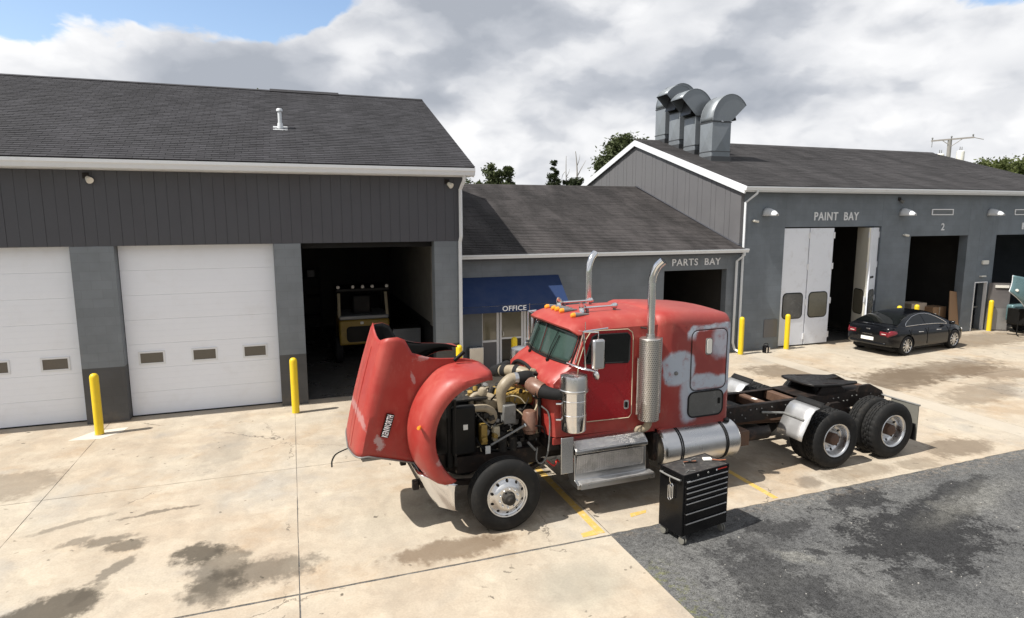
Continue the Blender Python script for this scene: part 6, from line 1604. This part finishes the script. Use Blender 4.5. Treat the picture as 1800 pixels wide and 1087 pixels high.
        for wx in (-1.33, 1.33):
            wy = -sd*.90
            tyr = cb(MB().lathe([(.235, .0), (.25, -.012), (.30, -.012), (.325, .005), (.333, .03), (.333, .17), (.325, .20), (.25, .21)], (wx, wy, .333), (0, sd, 0), 44), 'wheel', 'rubber', whl=True)
            sp = MB()
            sp.lathe([(.238, .012), (.228, -.008), (.218, .005), (.222, .05)], (wx, wy, .333), (0, sd, 0), 40)
            for k in range(10):
                a = 2*math.pi*k/10+.2; u_ = Vector((math.cos(a), 0, math.sin(a))); v_ = Vector((-math.sin(a), 0, math.cos(a))); c0 = Vector((wx, wy+sd*.004, .333)); n0 = Vector((0, sd, 0))
                p_ = [c0+u_*.04-v_*.016, c0+u_*.04+v_*.016, c0+u_*.226+v_*.022, c0+u_*.226-v_*.022]
                sp.add(p_+[q+n0*.03 for q in p_], [(0, 1, 2, 3), (7, 6, 5, 4), (0, 4, 5, 1), (1, 5, 6, 2), (2, 6, 7, 3), (3, 7, 4, 0)])
            sp.lathe([(0, -.012), (.05, -.01), (.058, .01), (.05, .03)], (wx, wy, .333), (0, sd, 0), 18)
            cb(sp, 'alloy_wheel', 'alloy', tyr, True)
            cb(MB().lathe([(0, .06), (.225, .06)], (wx, wy, .333), (0, sd, 0), 24), 'brake_disc', 'engine_dark', tyr, True)
    cb(MB().box(-2.378, -2.345, -.23, .23, .50, .62), 'licence_plate', 'paper', smooth=0, bevel=.004)
    cb(MB().box(-2.374, -2.34, -.18, .18, .70, .725), 'boot_trim', 'chrome', smooth=0)
    cb(MB().obox((-2.345, 0, .90), (.02, .14, .035)), 'badge', 'chrome', bevel=.008)
    cb(MB().box(-2.385, -2.2, -.66, .66, .36, .46), 'rear_bumper', 'car_paint', bevel=.04, seg=3)
    cb(MB().tube([(-2.12, -.86, .985), (-2.2, -.5, 1.045), (-2.22, 0, 1.055), (-2.2, .5, 1.045), (-2.12, .86, .985)], .018, 8, smooth=4), 'boot_lip', 'car_paint')
    cb(MB().box(-1.95, 2.0, -.75, .75, .16, .24), 'underbody', 'black', smooth=0)
    for wx in (-1.33, 1.33): cb(MB().cyl((wx, -.8, .333), (wx, .8, .333), .05, n=10), 'axle', 'black')
    return Cc


sedan((20.43, 15.83, 0), R(6.7), 'black four-door sedan parked in front of bay two')

# teal pickup nose with its hood up, mostly out of frame
P = root('teal_pickup', (28.9, 15.9, 0), 'teal pickup with raised hood at the end bay', 'car')
def pb(mb, n, mt, **k): return build(mb, n, M_[mt], P, **k)
qa, qb, qc, qd = Vector((26.15, 16.12, 2.36)), Vector((26.05, 16.12, 1.74)), Vector((26.95, 15.98, .95)), Vector((27.75, 15.9, 2.05))
hg = []
for i in range(11):
    t = i/10; row = []
    for j in range(11):
        q = j/10; p = qa.lerp(qb, t).lerp(qd.lerp(qc, t), q); p.y -= .16*math.sin(math.pi*q)*math.sin(math.pi*(.2+.6*t)); p.x += .05*math.sin(math.pi*t)*(1-q); row.append(p)
    hg.append(row)
pb(MB().grid(hg), 'raised_hood', 'teal_paint', solid=.03, smooth=50)
pb(MB().tube([r_[0] for r_ in hg]+hg[-1], .020, 6), 'hood_edge', 'white_trim')
pb(MB().box(26.95, 28.6, 15.05, 15.35, .45, 1.12), 'fender', 'teal_paint', bevel=.08, seg=3)
pb(MB().box(26.95, 28.6, 16.45, 16.75, .45, 1.12), 'fender', 'teal_paint', bevel=.08, seg=3)
pb(MB().box(26.9, 27.05, 15.15, 16.65, .35, 1.0), 'nose', 'black', bevel=.04)
pb(MB().box(28.5, 32.2, 15.05, 16.75, .42, 1.25), 'body', 'teal_paint', bevel=.08, seg=3)
pb(MB().prism([(28.6, 1.22), (29.0, 1.85), (30.6, 1.88), (30.9, 1.22)], 'y', 15.15, 16.65), 'cabin', 'teal_paint', bevel=.06)
pb(MB().prism([(28.75, 1.28), (29.07, 1.78), (30.5, 1.80), (30.7, 1.28)], 'y', 15.14, 16.66), 'side_glass', 'glass_dark', smooth=0)
pb(MB().box(27.1, 28.5, 15.35, 16.45, .5, .95), 'engine', 'engine_dark', bevel=.05)
for x in (27.75, 31.3):
    for y in (15.06, 16.54): pb(MB().lathe([(0, 0), (.22, 0), (.24, .02), (.35, .01), (.37, .05), (.37, .2), (.3, .22), (0, .22)], (x, y, .37), (0, 1, 0), 28), 'wheel', 'rubber')
pb(MB().lathe([(0, .05), (.05, .04), (.06, 0)], (26.28, 16.0, 1.78), (-.5, -1, .1), 12), 'hood_scoop_light', 'white_plastic')
r_ = root('engine_stand', (26.55, 16.0, 0), 'thin black wheeled stand on the concrete by the teal pickup', 'stand')
build(MB().tube([(26.55, 16.0, .02), (26.56, 16.0, .9)], .022, 8), 'post', M_['black'], r_)
build(MB().tube([(26.35, 15.8, .02), (26.55, 16.0, .03), (26.85, 15.75, .02)], .016, 6), 'foot', M_['black'], r_)
build(MB().tube([(26.5, 16.3, .02), (26.55, 16.0, .03)], .016, 6), 'foot', M_['black'], r_)

# ------------------------------------------------------------------ trees and the utility pole
def tree(name, label, x, y, h, blobs, nleaf, size, mat, group=None, trunk_r=.25, bark='bark', seed=1, limbs=True):
    rnd = random.Random(seed); r_ = root(name, (x, y, -.07), label, 'tree', group)
    tm = MB(); top = max(b[2] for b in blobs)
    tm.tube([(x, y, -.2), (x+.05, y, h*.3), (x-.1, y, h*.6), (blobs[0][0], blobs[0][1], blobs[0][2])], [trunk_r, trunk_r*.8, trunk_r*.55, trunk_r*.15], 8, smooth=3)
    if limbs:
        for b in blobs:
            z0 = h*rnd.uniform(.3, .5); tm.tube([(x, y, z0), ((x+b[0])/2, (y+b[1])/2, (z0+b[2])/2+.4), (b[0], b[1], b[2])], [trunk_r*.5, trunk_r*.3, trunk_r*.08], 6, smooth=3)
    build(tm, 'trunk', M_[bark], r_)
    lm = MB(); vals = []; tot = sum(b[3]*b[4] for b in blobs)
    for b in blobs:
        n = int(nleaf*b[3]*b[4]/tot)
        # clumps inside each blob
        cl_ = []
        for k in range(max(5, n//70)):
            v = Vector((rnd.gauss(0, 1), rnd.gauss(0, 1), rnd.gauss(0, 1))).normalized()*rnd.uniform(.35, 1.0)**.5
            cl_.append((Vector((b[0]+v.x*b[3]*.9, b[1]+v.y*b[3]*.9, b[2]+v.z*b[4]*.9)), rnd.uniform(.16, .34), rnd.random()))
        for k in range(n):
            c, cr_, tone = rnd.choice(cl_)
            v = Vector((rnd.gauss(0, 1), rnd.gauss(0, 1), rnd.gauss(0, .8)))*cr_*min(b[3], b[4])*.75
            p = c+v; s = size*rnd.uniform(.6, 1.3)
            a = Vector((rnd.gauss(0, 1), rnd.gauss(0, 1), rnd.gauss(0, .6))).normalized(); bb = a.orthogonal().normalized()
            bb = Matrix.Rotation(rnd.uniform(0, 6.28), 3, a) @ bb
            lm.add([p-a*s, p-bb*s*.45, p+a*s, p+bb*s*.45], [(0, 1, 2, 3)]); vals.append(min(1, max(0, .5*tone+.5*rnd.random())))
    o = build(lm, 'crown', M_[mat], r_, kind='stuff', smooth=0) if False else None
    me = mesh_of(lm, 'crown', M_[mat], BASE[r_.name], 0, recalc=False); o = bpy.data.objects.new('crown', me); col.objects.link(o); o.parent = r_
    set_tab(me, vals)


def bl(cx, cy, lst): return [(cx+a, cy+b, c, d_, e_) for a, b, c, d_, e_ in lst]


tree('broadleaf_tree', 'large round green tree rising behind the paint shop gable', 28.6, 50, 11.5, bl(28.6, 50, [(-.3, 0, 10.0, 2.0, 1.7), (-1.7, 0, 8.6, 1.5, 1.7), (1.6, .5, 9.9, 1.7, 1.7), (-2.3, .3, 7.0, 1.2, 1.5), (.2, 0, 7.5, 2.6, 2.1), (-.9, 0, 10.6, 1.2, 1.0)]), 26000, .19, 'leaf_green', seed=3)
tree('young_tree', 'loose two-headed tree above the office roof near the garage', 19.9, 60, 9.8, bl(19.9, 60, [(-.75, 0, 8.95, .95, .85), (.85, 0, 8.95, .85, .85), (-.5, 0, 8.1, .9, .6), (.9, 0, 8.0, .6, .5), (0, 0, 7.2, 1.8, 1.0)]), 6000, .17, 'leaf_green', 'trees behind the office roof', trunk_r=.14, seed=5)
tree('hedge_tree', 'low bushy tree beside the garage corner behind the office roof', 17.0, 60, 7.6, bl(17.0, 60, [(-.7, 0, 7.4, 1.0, .9), (.7, 0, 7.3, 1.0, .9), (1.7, 0, 7.5, .9, .8), (0, 0, 6.4, 1.8, 1.0)]), 6000, .17, 'leaf_green', 'trees behind the office roof', trunk_r=.14, seed=6)
tree('ivy_tree', 'tall dark ivy-wrapped trunk with a knob top behind the office roof', 25.8, 60, 10.4, bl(25.8, 60, [(.05, 0, 10.15, .36, .40), (-.05, 0, 9.2, .42, .7), (-.15, 0, 8.2, .85, .9), (-.1, 0, 7.0, 1.0, 1.2)]), 7000, .12, 'leaf_dark', 'trees behind the office roof', trunk_r=.14, seed=7, limbs=False)
tree('ivy_stump', 'square ivy clump with bare dead branches behind the office roof', 27.9, 60, 8.6, bl(27.9, 60, [(-.5, 0, 8.1, .7, .6), (.45, 0, 8.2, .7, .6), (0, 0, 7.3, 1.1, 1.0)]), 6000, .12, 'leaf_dark', 'trees behind the office roof', trunk_r=.14, seed=8, limbs=False)
dt = root('dead_tree', (28.1, 60.3, -.07), 'bare pale dead tree with forked twigs beside the ivy clump', 'tree')
dm = MB()
for pts, r0 in (([(28.1, 60.3, -.1), (28.2, 60.3, 6), (28.5, 60.3, 8.6), (28.45, 60.3, 10.2), (28.3, 60.3, 11.4)], .13), ([(28.5, 60.3, 8.8), (29.0, 60.3, 9.7), (29.5, 60.3, 10.5)], .06), ([(28.45, 60.3, 9.8), (28.75, 60.3, 10.6), (28.8, 60.3, 11.1)], .04),
                ([(27.4, 60.2, -.1), (27.3, 60.2, 7), (27.2, 60.2, 9.2), (27.2, 60.2, 10.9)], .09), ([(27.2, 60.2, 8.7), (27.5, 60.2, 9.2), (27.6, 60.2, 9.6)], .04), ([(28.9, 60.3, 7.8), (29.6, 60.3, 8.0)], .04), ([(27.1, 60.2, 9.3), (26.8, 60.2, 8.9), (26.7, 60.2, 8.2)], .035)):
    dm.tube(pts, [r0*(1-.75*i/(len(pts)-1)) for i in range(len(pts))], 6, smooth=3)
build(dm, 'branches', M_['bark_grey'], dt)
tree('distant_tree', 'green treetop just showing over the garage ridge', -1.5, 45, 12.6, bl(-1.5, 45, [(0, 0, 12.1, .55, .75), (-.2, 0, 11.2, 1.0, .8), (.3, 0, 10.2, 1.2, 1.0)]), 3000, .16, 'leaf_green', seed=9)
tree('roadside_tree', 'bright olive tree beyond the paint shop roof end', 108, 72, 13, bl(108, 72, [(-5, 0, 10.6, 3.2, 2.2), (0, 0, 11.4, 3.6, 2.4), (5, 0, 11.6, 3.6, 2.8), (10, 0, 12, 4, 3), (-2, 0, 9, 4, 2.2)]), 18000, .32, 'leaf_olive', trunk_r=.5, seed=10)

U_ = root('utility_pole', (68.4, 50, -.07), 'wooden utility pole with crossarm and two white transformers behind the shop', 'utility pole')
def ub(mb, n, mt): return build(mb, n, M_[mt], U_)
ub(MB().cyl((68.4, 50, -.3), (68.4, 50, 13.0), .24, .20, 12), 'pole', 'pole_wood')
ax_ = Vector((.80, -.60, .06)).normalized(); c0 = Vector((68.5, 49.8, 12.95))
ub(MB().obox(c0, (4.0, .12, .16), Matrix(((ax_.x, -ax_.y, 0), (ax_.y, ax_.x, 0), (.06, 0, 1)))), 'crossarm', 'bark_grey')
for k in (-1.9, -.1, 1.9): ub(MB().lathe([(0, .3), (.07, .28), (.09, .18), (.05, .1), (.05, 0)], c0+ax_*k+Vector((0, 0, .06)), (0, 0, 1), 10), 'insulator', 'engine_grey')
for s in (-1, 1): ub(MB().tube([c0+ax_*s*1.0, Vector((68.4, 49.8, 12.2))], .04, 6), 'brace', 'bark_grey')
ub(MB().tube([c0+ax_*1.95, c0+ax_*2.9+Vector((0, 0, -.3))], .04, 6), 'side_arm', 'bark_grey')
ub(MB().tube([c0-ax_*1.9, c0-ax_*1.9+Vector((0, 0, -.7))], .03, 6), 'hanger', 'engine_grey')
for s, zz in ((-1, 10.9), (1, 11.05)):
    c = Vector((68.4, 49.8, zz))+ax_*s*.95
    tr = ub(MB().lathe([(0, .62), (.25, .6), (.36, .5), (.37, .45), (.37, -.75), (.30, -.8), (0, -.8)], c, (0, 0, 1), 20), 'transformer', 'white_plastic')
    for q in (-.15, .15): ub(MB().cyl(c+Vector((q, 0, .55)), c+Vector((q, 0, 1.0)), .05, .03, 8), 'bushing', 'engine_grey')
ub(MB().box(67.4, 69.4, 49.75, 49.85, 10.6, 10.75), 'mount_bar', 'engine_grey')
